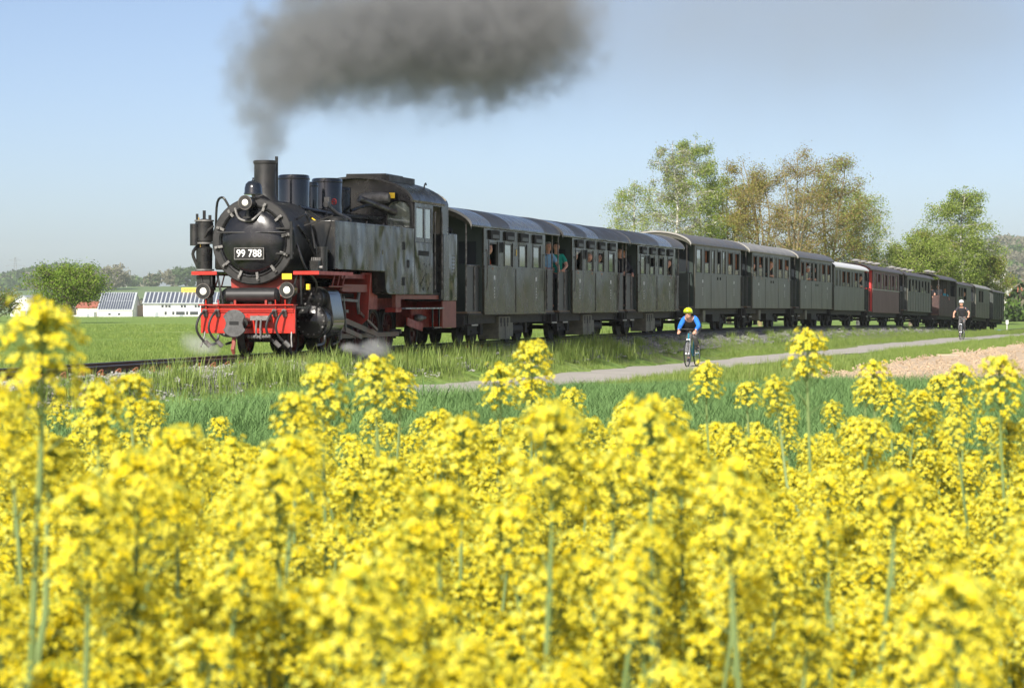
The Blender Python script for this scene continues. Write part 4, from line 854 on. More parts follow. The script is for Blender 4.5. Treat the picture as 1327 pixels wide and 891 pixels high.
    if style == 'open':
        for i in range(5):
            for s in (-1, 1): P('roof_post', MB().box(Lb * i / 4 - (.06 if i else 0), Lb * i / 4 + (0 if i else .06), s * (hw - .08), s * (hw - .02), zs, ze), 'underframe')
        P('rear_bulkhead', MB().box(Lb * .72, Lb * .74, -hw + .06, hw - .06, zb, ze), 'body_dark')
        for i in range(2):
            for s in (-1, 1): P('bench', MB().box(.6 + i * 2.2, 1.0 + i * 2.2, s * .3, s * .95, zb + .4, zb + .46), 'interior')
    # roof in sheets
    xs0, xs1 = -pf - ov, Lb + pb + ov; n = len(roofs)
    for i in range(n):
        a, b = xs0 + (xs1 - xs0) * i / n, xs0 + (xs1 - xs0) * (i + 1) / n
        rf = P('roof', arch_shell(a + .002, b - .002, hw + .07, ze - .02 + .004 * (i % 2), zc + .004 * (i % 2), .035, 20), roofs[i])
        if i in (0, n - 1):
            q = a + .001 if i == 0 else b - .001
            P('roof_edge', arch_shell(q - .012, q + .012, hw + .078, ze - .024, zc + .010, .05, 20), 'roof_edge' if style == 'A' or dtl else 'underframe', rf)
            if style == 'A' or style == 'B':
                e = -1 if i == 0 else 1; q2 = q - e * .05
                yy = [(hw + .05) * math.sin(math.pi / 2 * t) for t in np.linspace(-1, 1, 17)]
                P('end_valance', MB().prism([(y, roofz(y, zc - .05, ze - .05, hw + .05)) for y in yy] + [(y, roofz(y, zc - .19, ze - .12, hw + .05)) for y in yy[::-1]], q2 - .012, q2 + .012, 'x'), body, rf)
    for vx in vents:
        m = MB(); zt2 = zc; m.cyl((Lb * vx, -.1, zt2 - .03), (Lb * vx, -.1, zt2 + .14), .09, n=12); m.lathe([(.25, .12), (.26, .15), (.1, .22), (.0, .23)], (Lb * vx, -.1, zt2), (0, 0, 1), 14); P('roof_ventilator', m, 'roof_pale')
    if style == 'A' and dtl:
        P('gutter', MB().box(xs0 + .05, xs1 - .05, -hw - .085, -hw - .06, ze - .045, ze - .02), body)
    return root, Lb
def even(L0, L1, n, wd, sts):
    g = (L1 - L0) / n; return [(L0 + g * (i + .5) - wd / 2, L0 + g * (i + .5) + wd / 2, sts[i % len(sts)]) for i in range(n)]
FH = ['full', 'half', 'low', 'open']
carriage('c1', 'olive carriage coupled behind the locomotive, roof with two sheets tinted with blue sky sheen', 55.3, 60.9, .66, 2.65, 3.08, 1.15, 1.15, even(.15, 5.6, 4, .70, ['open', 'full', 'full', 'full']), roofs=('roof_sky_sheen', 'roof_grey', 'roof_sky_sheen', 'roof_sky_sheen', 'roof_grey'), panels=2)
carriage('c2', 'olive carriage with man in green shirt on its front platform', 63.7, 69.0, .66, 2.65, 3.08, 1.15, 1.15, even(.12, 5.35, 4, .66, ['open', 'half', 'half', 'full']), roofs=('roof_sky_sheen', 'roof_grey', 'roof_sky_sheen', 'roof_grey', 'roof_grey', 'roof_grey'), panels=2)
carriage('c3', 'olive carriage with a couple in dark jackets on its front platform', 71.6, 77.0, .66, 2.65, 3.08, 1.15, 1.0, even(.12, 5.4, 4, .64, ['full', 'half', 'half', 'open']), roofs=('roof_grey', 'roof_grey', 'roof_sky_sheen', 'roof_grey'), panels=2)
w7 = lambda L: [(.3, 1.15, 'full'), (1.7, 2.55, 'half'), (3.0, 3.45, 'full'), (4.0, 4.55, 'half'), (5.0, 5.5, 'full'), (6.0, 6.9, 'half'), (7.35, 8.2, 'low')]
carriage('c4', 'grey green carriage with tall body standing behind the cyclist in blue', 80.1, 88.3, .74, 2.84, 3.22, .85, .8, w7(8.5), body='body_green', end='end_green_shaded', roofs=('roof_grey', 'roof_grey'), panels=3, style='B', curtains=True, box='B')
w8 = lambda L: [(.25, 1.0, 'low'), (1.4, 2.3, 'half'), (2.75, 3.3, 'open'), (3.75, 4.4, 'open'), (4.9, 5.3, 'full'), (5.8, 6.7, 'half'), (7.3, 8.2, 'half')]
carriage('c5', 'grey green carriage with pale weathered roof and passenger leaning out', 90.6, 98.9, .74, 2.84, 3.22, .8, .8, w8(8.5), body='body_green', end='end_green_shaded', roofs=('roof_pale',), panels=3, style='B', curtains=True, box='B')
carriage('c6', 'grey green carriage with slate roof, man in cap at its window', 101.3, 109.6, .74, 2.84, 3.22, .8, .12, w8(8.5), body='body_green', end='end_green_shaded', roofs=('roof_grey',), panels=3, style='B', curtains=True, box='B')
wc = lambda L: [(.5, .95, 'full'), (1.5, 1.85, 'full'), (2.4, 3.3, 'low'), (3.8, 4.7, 'low'), (5.2, 5.6, 'full'), (6.2, 7.2, 'half'), (7.7, 8.6, 'low')]
carriage('c7', 'grey green carriage with bright white roof', 110.2, 119.2, .70, 2.66, 2.98, .12, 1.0, wc(9), body='body_green', end='body_dark', roofs=('roof_white',), panels=3, style='C', curtains=True, box='C', dtl=False)
carriage('c8', 'maroon carriage with bright red end wall and roof ventilators', 121.9, 131.0, .64, 2.76, 3.08, 1.0, 1.0, even(.3, 9.2, 7, .62, ['full', 'half', 'full', 'low', 'full', 'low']), body='body_maroon', end='end_red', roofs=('roof_dark',), panels=3, style='C', box='C', band='band_cream', vents=(.12, .35, .6, .85), dtl=False)
carriage('c9', 'dark grey green carriage with vertical planks coupled behind the maroon one', 134.2, 143.4, .80, 2.74, 3.04, 1.0, 1.0, even(.2, 9.3, 7, .75, ['open', 'half', 'low']), body='body_grey', end='body_dark', roofs=('roof_dark',), planks=9, style='C', box='C', vents=(.1, .35, .6, .85), dtl=False)
carriage('c10', 'open sided brown plank wagon with arched roof and standing passengers', 147.0, 154.0, .66, 2.86, 3.20, .1, .3, [], body='body_brown', end='body_brown', roofs=('roof_dark',), planks=12, style='open', zs=1.86, box='', vents=(.3, .55), name='open_passenger_wagon', dtl=False)
carriage('c10b', 'grey carriage with three small windows behind the open brown wagon', 154.9, 161.5, .72, 2.72, 2.98, .1, .6, [(.8, 1.6, 'low'), (2.0, 2.8, 'low'), (3.2, 4.6, 'open')], body='body_grey', end='body_dark', roofs=('roof_dark',), planks=9, style='C', box='', vents=(.2, .5), dtl=False, zs=1.75)
carriage('c11', 'pale grey luggage van with pale roof and two dark windows', 163.9, 170.8, .74, 2.72, 3.05, .6, .1, [(1.6, 2.5, 'open'), (2.9, 3.8, 'open')], body='body_grey', end='body_dark', roofs=('roof_pale',), planks=8, style='C', box='', name='luggage_van', dtl=False, zs=1.75)
carriage('c12', 'windowless dark green goods van at the tail of the train', 172.4, 178.3, .74, 2.66, 2.90, .1, .1, [], body='body_dark', end='body_dark', roofs=('roof_dark',), panels=5, style='box', box='', name='goods_van', dtl=False)

# ------------------------------------------------------------------ people and bicycles
STAND = dict(pelvis=(0, 0, .93), belly=(0, 0, 1.08), chest=(0, .01, 1.28), neck=(0, .02, 1.46), throat=(0, .0, 1.53), jaw=(0, -.02, 1.59), face=(0, -.015, 1.66), crown=(0, 0, 1.74),
             shL=(.17, .02, 1.40), shR=(-.17, .02, 1.40), elL=(.25, .04, 1.14), elR=(-.25, .04, 1.14), wrL=(.27, -.04, .90), wrR=(-.27, -.04, .90), haL=(.27, -.07, .83), haR=(-.27, -.07, .83),
             hipL=(.09, 0, .88), hipR=(-.09, 0, .88), knL=(.10, -.02, .49), knR=(-.10, -.02, .49), anL=(.10, .02, .09), anR=(-.10, .02, .09), toL=(.11, -.14, .04), toR=(-.11, -.14, .04))
RAD = dict(pelvis=(.15, .11), belly=(.14, .105), chest=(.165, .115), neck=(.07, .065), throat=(.052, .052), jaw=(.066, .078), face=(.076, .095), crown=(.062, .075), shL=(.07, .07), shR=(.07, .07), elL=(.045, .045), elR=(.045, .045),
           wrL=(.028, .032), wrR=(.028, .032), haL=(.040, .022), haR=(.040, .022), hipL=(.095, .095), hipR=(.095, .095), knL=(.06, .06), knR=(.06, .06), anL=(.042, .045), anR=(.042, .045), toL=(.04, .03), toR=(.04, .03))
EDG = [('pelvis', 'belly'), ('belly', 'chest'), ('chest', 'neck'), ('neck', 'throat'), ('throat', 'jaw'), ('jaw', 'face'), ('face', 'crown'), ('chest', 'shL'), ('chest', 'shR'), ('shL', 'elL'), ('shR', 'elR'), ('elL', 'wrL'), ('elR', 'wrR'), ('wrL', 'haL'), ('wrR', 'haR'),
       ('pelvis', 'hipL'), ('pelvis', 'hipR'), ('hipL', 'knL'), ('hipR', 'knR'), ('knL', 'anL'), ('knR', 'anR'), ('anL', 'toL'), ('anR', 'toR')]
def skin_obj(name, J, rad, edges, m, parent, sub=2, k=1.0, extra=()):
    names = []; [names.append(n) for e in edges for n in e if n not in names]
    vs = [Vector(J[n]) for n in names]; es = [(names.index(a), names.index(b)) for a, b in edges]; rs = [(rad[n][0] * k, rad[n][1] * k) for n in names]
    for base, pts, r in extra:                                   # fingers, nose, ears: short chains grown out of the body
        if base not in names: continue
        prev = names.index(base)
        for i, p in enumerate(pts): vs.append(Vector(p)); es.append((prev, len(vs) - 1)); rs.append((r, r)); prev = len(vs) - 1
    me = bpy.data.meshes.new(name); me.from_pydata(vs, es, []); me.materials.append(MATS[m]); o = inst(name, me, parent)
    md = o.modifiers.new('skin', 'SKIN'); md.use_smooth_shade = True
    if not me.skin_vertices: me.skin_vertices.new()
    for i, sv in enumerate(me.skin_vertices[0].data): sv.radius = rs[i]; sv.use_root = (i == 0)
    sm = o.modifiers.new('sub', 'SUBSURF'); sm.levels = sub; sm.render_levels = sub
    return o
def person(loc, rz, label, shirt, trousers='trousers_grey', hair='hair_brown', pose=None, sleeves='short', scale=1.0, parent=None, group=None, tilt=0.0, head=None, look=0.0, sleeve_mat=None):
    J = {k: Vector(v) for k, v in STAND.items()}
    if pose: J.update({k: Vector(v) for k, v in pose.items()})
    root = empty('person', loc, rz, label, 'person', group); root.scale = (scale,) * 3; root.rotation_euler = (0, tilt, rz)
    ex = []
    for sd in ('L', 'R'):
        w_, h_ = J['wr' + sd], J['ha' + sd]; d = (h_ - w_).normalized(); sdv = d.cross(Vector((0, 1, 0)));
        if sdv.length < .2: sdv = d.cross(Vector((0, 0, 1)))
        sdv.normalize(); cv = sdv.cross(d).normalized()
        for i, ln in enumerate((.055, .065, .062, .048)):
            b = h_ + sdv * (i - 1.5) * .02 + d * .02; ex.append(('ha' + sd, [b + d * ln * .5, b + d * ln * .8 + cv * ln * .45], .0085))
        ex.append(('ha' + sd, [h_ + sdv * .045, h_ + sdv * .06 + d * .04], .010))
    f_, jw = J['face'], J['jaw']; up = (J['crown'] - jw).normalized(); rt = Vector((1, 0, 0)); fwd = rt.cross(up).normalized() * -1
    if fwd.y > .3: fwd = -fwd
    fwd = Vector((0, -1, 0)) - up * up.dot(Vector((0, -1, 0))); fwd.normalize(); fwd = Matrix.Rotation(look, 3, up) @ fwd; rt = fwd.cross(up).normalized() * -1; rt = rt if rt.dot(Matrix.Rotation(look, 3, up) @ Vector((1, 0, 0))) > 0 else -rt
    ex.append(('face', [f_ + fwd * .10 - up * .012], .014))
    for s in (-1, 1): ex.append(('face', [f_ + rt * s * .082 - fwd * .012], .016))
    skin_obj('body', J, RAD, EDG, 'skin', root, 2, 1.0, ex)
    te = [('pelvis', 'belly'), ('belly', 'chest'), ('chest', 'neck2'), ('chest', 'shL'), ('chest', 'shR'), ('shL', 'slL'), ('shR', 'slR')]
    Rr = dict(RAD)
    J['neck2'] = J['chest'].lerp(J['neck'], 1.0); Rr['neck2'] = (.084, .08)
    for sd in ('L', 'R'):
        J['sl' + sd] = J['sh' + sd].lerp(J['el' + sd], .75 if sleeves == 'short' else 1); Rr['sl' + sd] = (.056, .056)
        if sleeves == 'long': J['cu' + sd] = J['el' + sd].lerp(J['wr' + sd], .93); Rr['cu' + sd] = (.04, .042); te.append(('sl' + sd, 'cu' + sd))
    if sleeve_mat:
        skin_obj('vest', J, Rr, [e for e in te if e[0][:2] != 'sh' and e[0][:2] != 'sl'], shirt, root, 2, 1.16)
        for sd in ('L', 'R'): J['so' + sd] = J['chest'].lerp(J['sh' + sd], .30) + Vector((0, -.01, .05)); Rr['so' + sd] = (.105, .10); skin_obj('sleeve', J, Rr, [('so' + sd, 'sh' + sd), ('sh' + sd, 'sl' + sd), ('sl' + sd, 'cu' + sd)], sleeve_mat, root, 2, 1.14)
    else: skin_obj('jacket' if sleeves == 'long' else 'shirt', J, Rr, te, shirt, root, 2, 1.17)
    if trousers:
        tr_ = [('pelvis', 'hipL'), ('pelvis', 'hipR'), ('hipL', 'knL'), ('hipR', 'knR')]
        if trousers != 'shorts': tr_ += [('knL', 'anL2'), ('knR', 'anR2')]
        for sd in ('L', 'R'): J['an%s2' % sd] = J['kn' + sd].lerp(J['an' + sd], .9); Rr['an%s2' % sd] = (.058, .058)
        skin_obj('trousers', J, Rr, tr_, 'trousers_black' if trousers == 'shorts' else trousers, root, 2, 1.10)
        for sd in ('L', 'R'):
            a, t = J['an' + sd], J['to' + sd]; m = MB(); m.tube([a + Vector((0, .05, -.03)), a + Vector((0, .02, -.045)), a.lerp(t, .6), t + (t - a) * .12], [.03, .052, .05, .03], 8); m.build('shoe', 'jacket_black', root)
    c = f_ + up * .035 - fwd * .012; rot = fwd.to_track_quat('-Y', 'Z').to_euler()
    rot = Matrix((rt, -fwd, up)).transposed().to_euler()
    m = MB()
    if hair:
        m.ell((0, 0, 0), .092, .112, .098, 14, 8); m.v = [(x, y, z) for x, y, z in m.v]
        keep = [q for q in m.f if sum(m.v[i][2] - m.v[i][1] * -.55 for i in q) / len(q) > -.015 or sum(m.v[i][1] for i in q) / len(q) > .045]; m.f = keep; m.m = [0] * len(keep)
        o = inst('hair', m.mesh('hair', hair), root, c, rot); s_ = o.modifiers.new('s', 'SOLIDIFY'); s_.thickness = .012
    else:
        m.ell((0, .02, -.03), .08, .085, .05, 12, 6); o = inst('hair', m.mesh('hair', 'hair_grey'), root, c - up * .03, rot)
    m = MB()
    for s in (-1, 1): m.ell((s * .03, -.088, -.028), .010, .006, .007, 8, 6)
    inst('eyes', m.mesh('eyes', 'hair_dark'), root, c - fwd * -.012, rot)
    if head:
        hm = MB()
        if head == 'cap': hm.ell((0, 0, .02), .10, .118, .075, 16, 8); hm.box(-.06, .06, -.19, -.09, .02, .035); inst('cap', hm.mesh('cap', 'shirt_white'), root, c + up * .01, rot)
        else:
            hm.ell((0, .0, 0), .118, .155, .115, 18, 10); hm.f = [q for q in hm.f if sum(hm.v[i][2] for i in q) / len(q) > -.022]; hm.m = [0] * len(hm.f)
            h_ = inst('helmet', hm.mesh('helmet', head), root, c + up * .028, rot); s_ = h_.modifiers.new('s', 'SOLIDIFY'); s_.thickness = .03; s_.offset = -1
            if head == 'helmet_yellow': inst('peak', MB().prism([(-.10, -.10), (.10, -.10), (.07, -.20), (-.07, -.20)], 0, .015, 'z').mesh('peak', head), h_, (0, 0, -.005))
            for yy_, s in ((-.05, -1), (-.05, 1), (.04, -1), (.04, 1), (-.07, 0), (.03, 0)):
                zz = .10 * math.sqrt(max(0, 1 - (yy_ / .145) ** 2 - (s * .05 / .108) ** 2)); vm = MB().ell((0, 0, 0), .013, .034, .008, 8, 6); inst('helmet_vent', vm.mesh('helmet_vent', 'jacket_black'), h_, (s * .05, yy_, zz), (math.atan(yy_ / .12), 0, 0))
    return root
def in_car(key, x, y, z, rz=0.0):
    root, L = CARS[key]; bpy.context.view_layer.update(); p = root.matrix_world @ Vector((x, y, z)); return p, rz
GRP = 'passengers on the train'
# two men leaning over the gate of the second carriage's platform
LEAN = dict(chest=(0, -.05, 1.28), neck=(0, -.09, 1.45), throat=(0, -.12, 1.52), jaw=(0, -.15, 1.585), face=(0, -.155, 1.655), crown=(0, -.145, 1.735), shL=(.17, -.05, 1.40), shR=(-.17, -.05, 1.40), elL=(.27, -.16, 1.16), elR=(-.26, -.14, 1.16), wrL=(.20, -.34, 1.08), wrR=(-.16, -.34, 1.09), haL=(.17, -.40, 1.05), haR=(-.12, -.40, 1.06))
p, _ = in_car('c2', -.42, -.78, .73); person(p, R(2), 'man in bright green polo shirt leaning over carriage platform gate', 'shirt_green', hair='hair_dark', pose=LEAN, group=GRP, scale=.98)
p, _ = in_car('c2', -.86, -.62, .73); person(p, R(25), 'older man in light blue shirt beside the man in green', 'shirt_lightblue', hair='hair_grey', pose=LEAN, group=GRP, scale=.98)
p, _ = in_car('c3', -.72, -.74, .73); person(p, R(-10), 'bald man in black jacket on the carriage platform', 'jacket_black', 'trousers_black', hair=None, pose=LEAN, group=GRP, sleeves='long')
p, _ = in_car('c3', -.34, -.70, .73); person(p, R(25), 'fair haired woman in dark jacket behind the bald man', 'jacket_black', 'trousers_black', hair='hair_fair', pose=LEAN, group=GRP, sleeves='long', scale=.95)
WIN = dict(knL=(.12, .10, .62), knR=(-.12, .10, .62), anL=(.12, .40, .50), anR=(-.12, .40, .50), toL=(.12, .48, .42), toR=(-.12, .48, .42), elL=(.24, .12, 1.14), elR=(-.24, .12, 1.14), wrL=(.18, .15, .95), wrR=(-.18, .15, .95), haL=(.14, .14, .90), haR=(-.14, .14, .90))
LOUT = dict(WIN); LOUT.update(pelvis=(0, .36, .93), belly=(0, .28, 1.08), hipL=(.09, .38, .88), hipR=(-.09, .38, .88), knL=(.12, .46, .62), knR=(-.12, .46, .62), anL=(.12, .70, .50), anR=(-.12, .70, .50), toL=(.12, .76, .42), toR=(-.12, .76, .42), chest=(0, .12, 1.27),
    neck=(0, .03, 1.44), throat=(0, -.02, 1.51), jaw=(0, -.06, 1.57), face=(0, -.065, 1.64), crown=(0, -.05, 1.72), shL=(.17, .08, 1.38), shR=(-.17, .08, 1.38), elL=(.27, .02, 1.24), elR=(-.27, .02, 1.24), wrL=(.14, -.10, 1.22), wrR=(-.14, -.10, 1.22), haL=(.07, -.13, 1.22), haR=(-.07, -.13, 1.22))
for key, fx, yy, dz, rz, lab, sh, hr, hd in [
    ('c1', .13, -.72, .05, 30, 'passenger in orange shirt behind the first open window behind the engine', 'shirt_orange', 'hair_brown', None),
    ('c2', .12, -.86, .22, 20, 'passenger in blue cap at window beside green shirted man', 'shirt_white', 'hair_grey', 'capb'),
    ('c2', .42, -.84, .0, -20, 'grey haired passenger in pale shirt at half open carriage window', 'shirt_beige', 'hair_grey', None),
    ('c2', .63, -.80, .0, 40, 'dark haired passenger in black at half open carriage window', 'jacket_black', 'hair_dark', None),
    ('c3', .88, -.86, -.06, -15, 'passenger in beige shirt at the open rear window of the couple\'s carriage', 'shirt_beige', 'hair_brown', None),
    ('c5', .07, -.82, .05, 0, 'dark clothed passenger at foremost window of the pale roofed carriage', 'jacket_black', 'hair_dark', None),
    ('c5', .23, -.84, .05, 30, 'passenger in charcoal shirt at second window under the pale roof', 'shirt_charcoal', 'hair_brown', None),
    ('c5', .50, -1.02, .30, -5, 'passenger in black leaning well out of carriage with pale roof', 'jacket_black', 'hair_fair', None),
    ('c5', .95, -.84, .0, 10, 'passenger with fair hair at last window of the pale roofed carriage', 'shirt_pink', 'hair_fair', None),
    ('c6', .26, -.98, .22, 10, 'man in pink shirt and white cap leaning from slate roofed carriage', 'shirt_pink', 'hair_dark', 'cap'),
    ('c6', .44, -1.0, .10, 35, 'passenger with dark hair leaning out beside man in white cap', 'shirt_charcoal', 'hair_dark', None),
    ('c7', .90, -.98, .14, 0, 'passenger in dark jacket leaning out under the white roof', 'jacket_black', 'hair_dark', None),
    ('c10b', .60, -.88, .10, 0, 'passenger in charcoal shirt at small window behind open wagon', 'shirt_charcoal', 'hair_fair', None)]:
    root, L = CARS[key]; zsill = {'c1': 1.745, 'c2': 1.745, 'c3': 1.745, 'c7': 1.77, 'c10b': 1.75}.get(key, 1.885)
    p, _ = in_car(key, L * fx, -1.0 if yy < -.95 else -.955, zsill - 1.235 + (.10 if yy < -.95 else .0))
    person(p, R(70), lab, sh, hair=hr, pose=LOUT, group=GRP, head='cap' if hd else None, trousers='trousers_grey', look=R(rz - 62))
p, _ = in_car('c3', CARS['c3'][1] + .45, -.80, .73); person(p, R(-20), 'dark haired passenger looking out from rear platform of the couple\'s carriage', 'jacket_black', 'trousers_black', 'hair_dark', LEAN, group=GRP, sleeves='long', scale=.94)
for x, y, rz, lab, sh, hr, sc_ in ((.45, -.55, -20, 'bald passenger in black standing at corner of open wagon', 'jacket_black', None, 1.0), (2.35, -.80, -40, 'balding passenger in grey shirt standing in open wagon', 'shirt_grey', 'hair_grey', 1.03), (4.2, -.82, 25, 'fair haired passenger in light blue top in open wagon', 'shirt_cyan', 'hair_fair', .9)):
    p, _ = in_car('c10', x, y, .735); person(p, R(rz), lab, sh, hair=hr, pose=LEAN, group=GRP, scale=sc_)
# bicycles (local: front wheel towards -y)
def bicycle(loc, rz, label, fr, group='bicycles on the path', drop=True):
    root = empty('bicycle', loc, rz, label, 'bicycle', group); B = lambda nm, mb, mt, par=None: mb.build(nm, mt, par or root)
    r = .335
    for y in (-.52, .50):
        m = MB(); m.tube([(0, y + r * math.cos(a), r + r * math.sin(a)) for a in np.linspace(0, 2 * math.pi, 33)], .016, 8, cap=False); wl = B('tyre', m, 'rubber'); wl.name = 'wheel'
        m = MB(); m.tube([(0, y + (r - .022) * math.cos(a), r + (r - .022) * math.sin(a)) for a in np.linspace(0, 2 * math.pi, 33)], .010, 6, cap=False); B('rim', m, 'alloy', wl)
        m = MB(); m.cyl((-.05, y, r), (.05, y, r), .022, n=10)
        for i in range(18): a = 2 * math.pi * i / 18; m.tube([((-1) ** i * .03, y, r), (0, y + (r - .03) * math.cos(a), r + (r - .03) * math.sin(a))], .0022, 4)
        B('spokes', m, 'alloy', wl)
    bbk = (0, .08, .28); st = (0, .24, .86); hd0 = (0, -.36, .86); hd1 = (0, -.40, .70)
    m = MB(); m.tube([bbk, hd1], .022, 8); m.tube([st, hd0], .017, 8); m.tube([bbk, st], .018, 8); m.tube([hd0, hd1], .022, 8)
    for s in (-1, 1): m.tube([(s * .02, .08, .28), (s * .06, .50, r)], .010, 6); m.tube([(s * .015, .22, .82), (s * .06, .50, r)], .009, 6)
    B('frame', m, fr)
    m = MB()
    for s in (-1, 1): m.tube([(s * .045, -.40, .70), (s * .05, -.46, .5), (s * .05, -.52, r)], .013, 8)
    m.tube([(-.045, -.40, .70), (.045, -.40, .70)], .018, 8); B('fork', m, 'alloy')
    m = MB(); m.tube([hd0, (0, -.37, .93), (0, -.45, .97)], .016, 8)
    if drop: m.tube([(-.20, -.50, .80), (-.21, -.60, .83), (-.21, -.60, .92), (-.20, -.50, .97), (-.12, -.45, .97), (.12, -.45, .97), (.20, -.50, .97), (.21, -.60, .92), (.21, -.60, .83), (.20, -.50, .80)], .013, 8)
    else: m.tube([(-.33, -.36, 1.02), (-.2, -.42, 1.0), (0, -.45, .98), (.2, -.42, 1.0), (.33, -.36, 1.02)], .014, 8)
    B('handlebar', m, 'rubber')
    m = MB(); m.prism([(-.07, .36), (.07, .36), (.06, .26), (.02, .10), (-.02, .10), (-.06, .26)], .955, .99, 'z'); m.tube([(0, .24, .84), (0, .255, .955)], .014, 8); B('saddle', m, 'rubber')
    m = MB(); m.lathe([(.09, -.003), (.095, -.003), (.095, .003), (.09, .003)], (-.05, .08, .28), (1, 0, 0), 20, cap=False); m.bar((-.06, .08, .28), (-.07, .10, .12), .02, .03); m.bar((.06, .08, .28), (.07, .06, .44), .02, .03); m.box(-.16, -.07, .05, .15, .105, .13); m.box(.07, .16, .01, .11, .43, .455); B('crankset', m, 'alloy')
    return root
prz = math.atan2(PDIR.y, PDIR.x) - math.pi / 2
def ride(hands, z0=.95, lean=.34, up=.44, knees=((.11, -.22, .80), (-.11, -.05, .55))):
    pel = Vector((0, .24, z0 + .04)); ch = pel + Vector((0, -lean, up)); J = dict(pelvis=pel, belly=pel.lerp(ch, .45) + Vector((0, .03, .02)), chest=ch, neck=ch + Vector((0, -.10, .12)), throat=ch + Vector((0, -.15, .18)), jaw=ch + Vector((0, -.20, .22)), face=ch + Vector((0, -.21, .285)), crown=ch + Vector((0, -.19, .365)))
    for sd, s in (('L', 1), ('R', -1)):
        J['sh' + sd] = ch + Vector((s * .18, -.03, .06)); J['ha' + sd] = Vector((s * hands[0], hands[1], hands[2])); J['wr' + sd] = J['ha' + sd] + Vector((s * .01, .06, .04)); J['el' + sd] = J['sh' + sd].lerp(J['wr' + sd], .5) + Vector((s * .08, .05, -.03))
        J['hip' + sd] = pel + Vector((s * .09, 0, -.03)); J['kn' + sd] = Vector(knees[0 if s > 0 else 1]); J['an' + sd] = Vector((s * .11, .12, .50 if s > 0 else .20)); J['to' + sd] = J['an' + sd] + Vector((0, -.15, -.045))
    return J
def on_path(s, off): p = path_pt(s, off); p.z = float(ground_h(p.x, p.y)) + .024; return p
KID = ride((.21, -.60, .90), lean=.44, up=.20); c_ = KID['chest']
KID.update(neck=c_ + Vector((0, -.12, .07)), throat=c_ + Vector((0, -.17, .10)), jaw=c_ + Vector((0, -.235, .10)), face=c_ + Vector((0, -.25, .165)), crown=c_ + Vector((0, -.225, .245)), shL=c_ + Vector((.155, -.03, .05)), shR=c_ + Vector((-.155, -.03, .05)), elL=c_ + Vector((.25, -.08, -.14)), elR=c_ + Vector((-.25, -.08, -.14)))
p = on_path(-.4, .15); bicycle(p, prz, 'blue and grey road bicycle under the rider in yellow helmet', 'bike_frame_blue')
person(p, prz, 'cyclist in blue jacket and yellow helmet bent over drop handlebars', 'shirt_charcoal', 'trousers_grey', 'hair_brown', KID, sleeves='long', sleeve_mat='jacket_blue', head='helmet_yellow', group='cyclists on the path')
UP = ride((.33, -.36, 1.05), lean=.27, up=.36)
p = on_path(50.6, .25); bicycle(p, prz, 'dark bicycle under the rider in white helmet', 'bike_frame_dark', drop=False)
person(p, prz, 'cyclist in charcoal shirt and white helmet riding upright', 'shirt_charcoal', 'trousers_grey', 'hair_dark', UP, head='helmet_white', group='cyclists on the path')
p = on_path(77.5, .5); bicycle(p, prz, 'dark bicycle under the rider in orange shirt', 'bike_frame_dark', drop=False)
person(p, prz, 'cyclist in orange shirt riding on the path by the houses', 'shirt_orange', 'trousers_grey', 'hair_dark', UP, head='helmet_white', group='cyclists on the path')

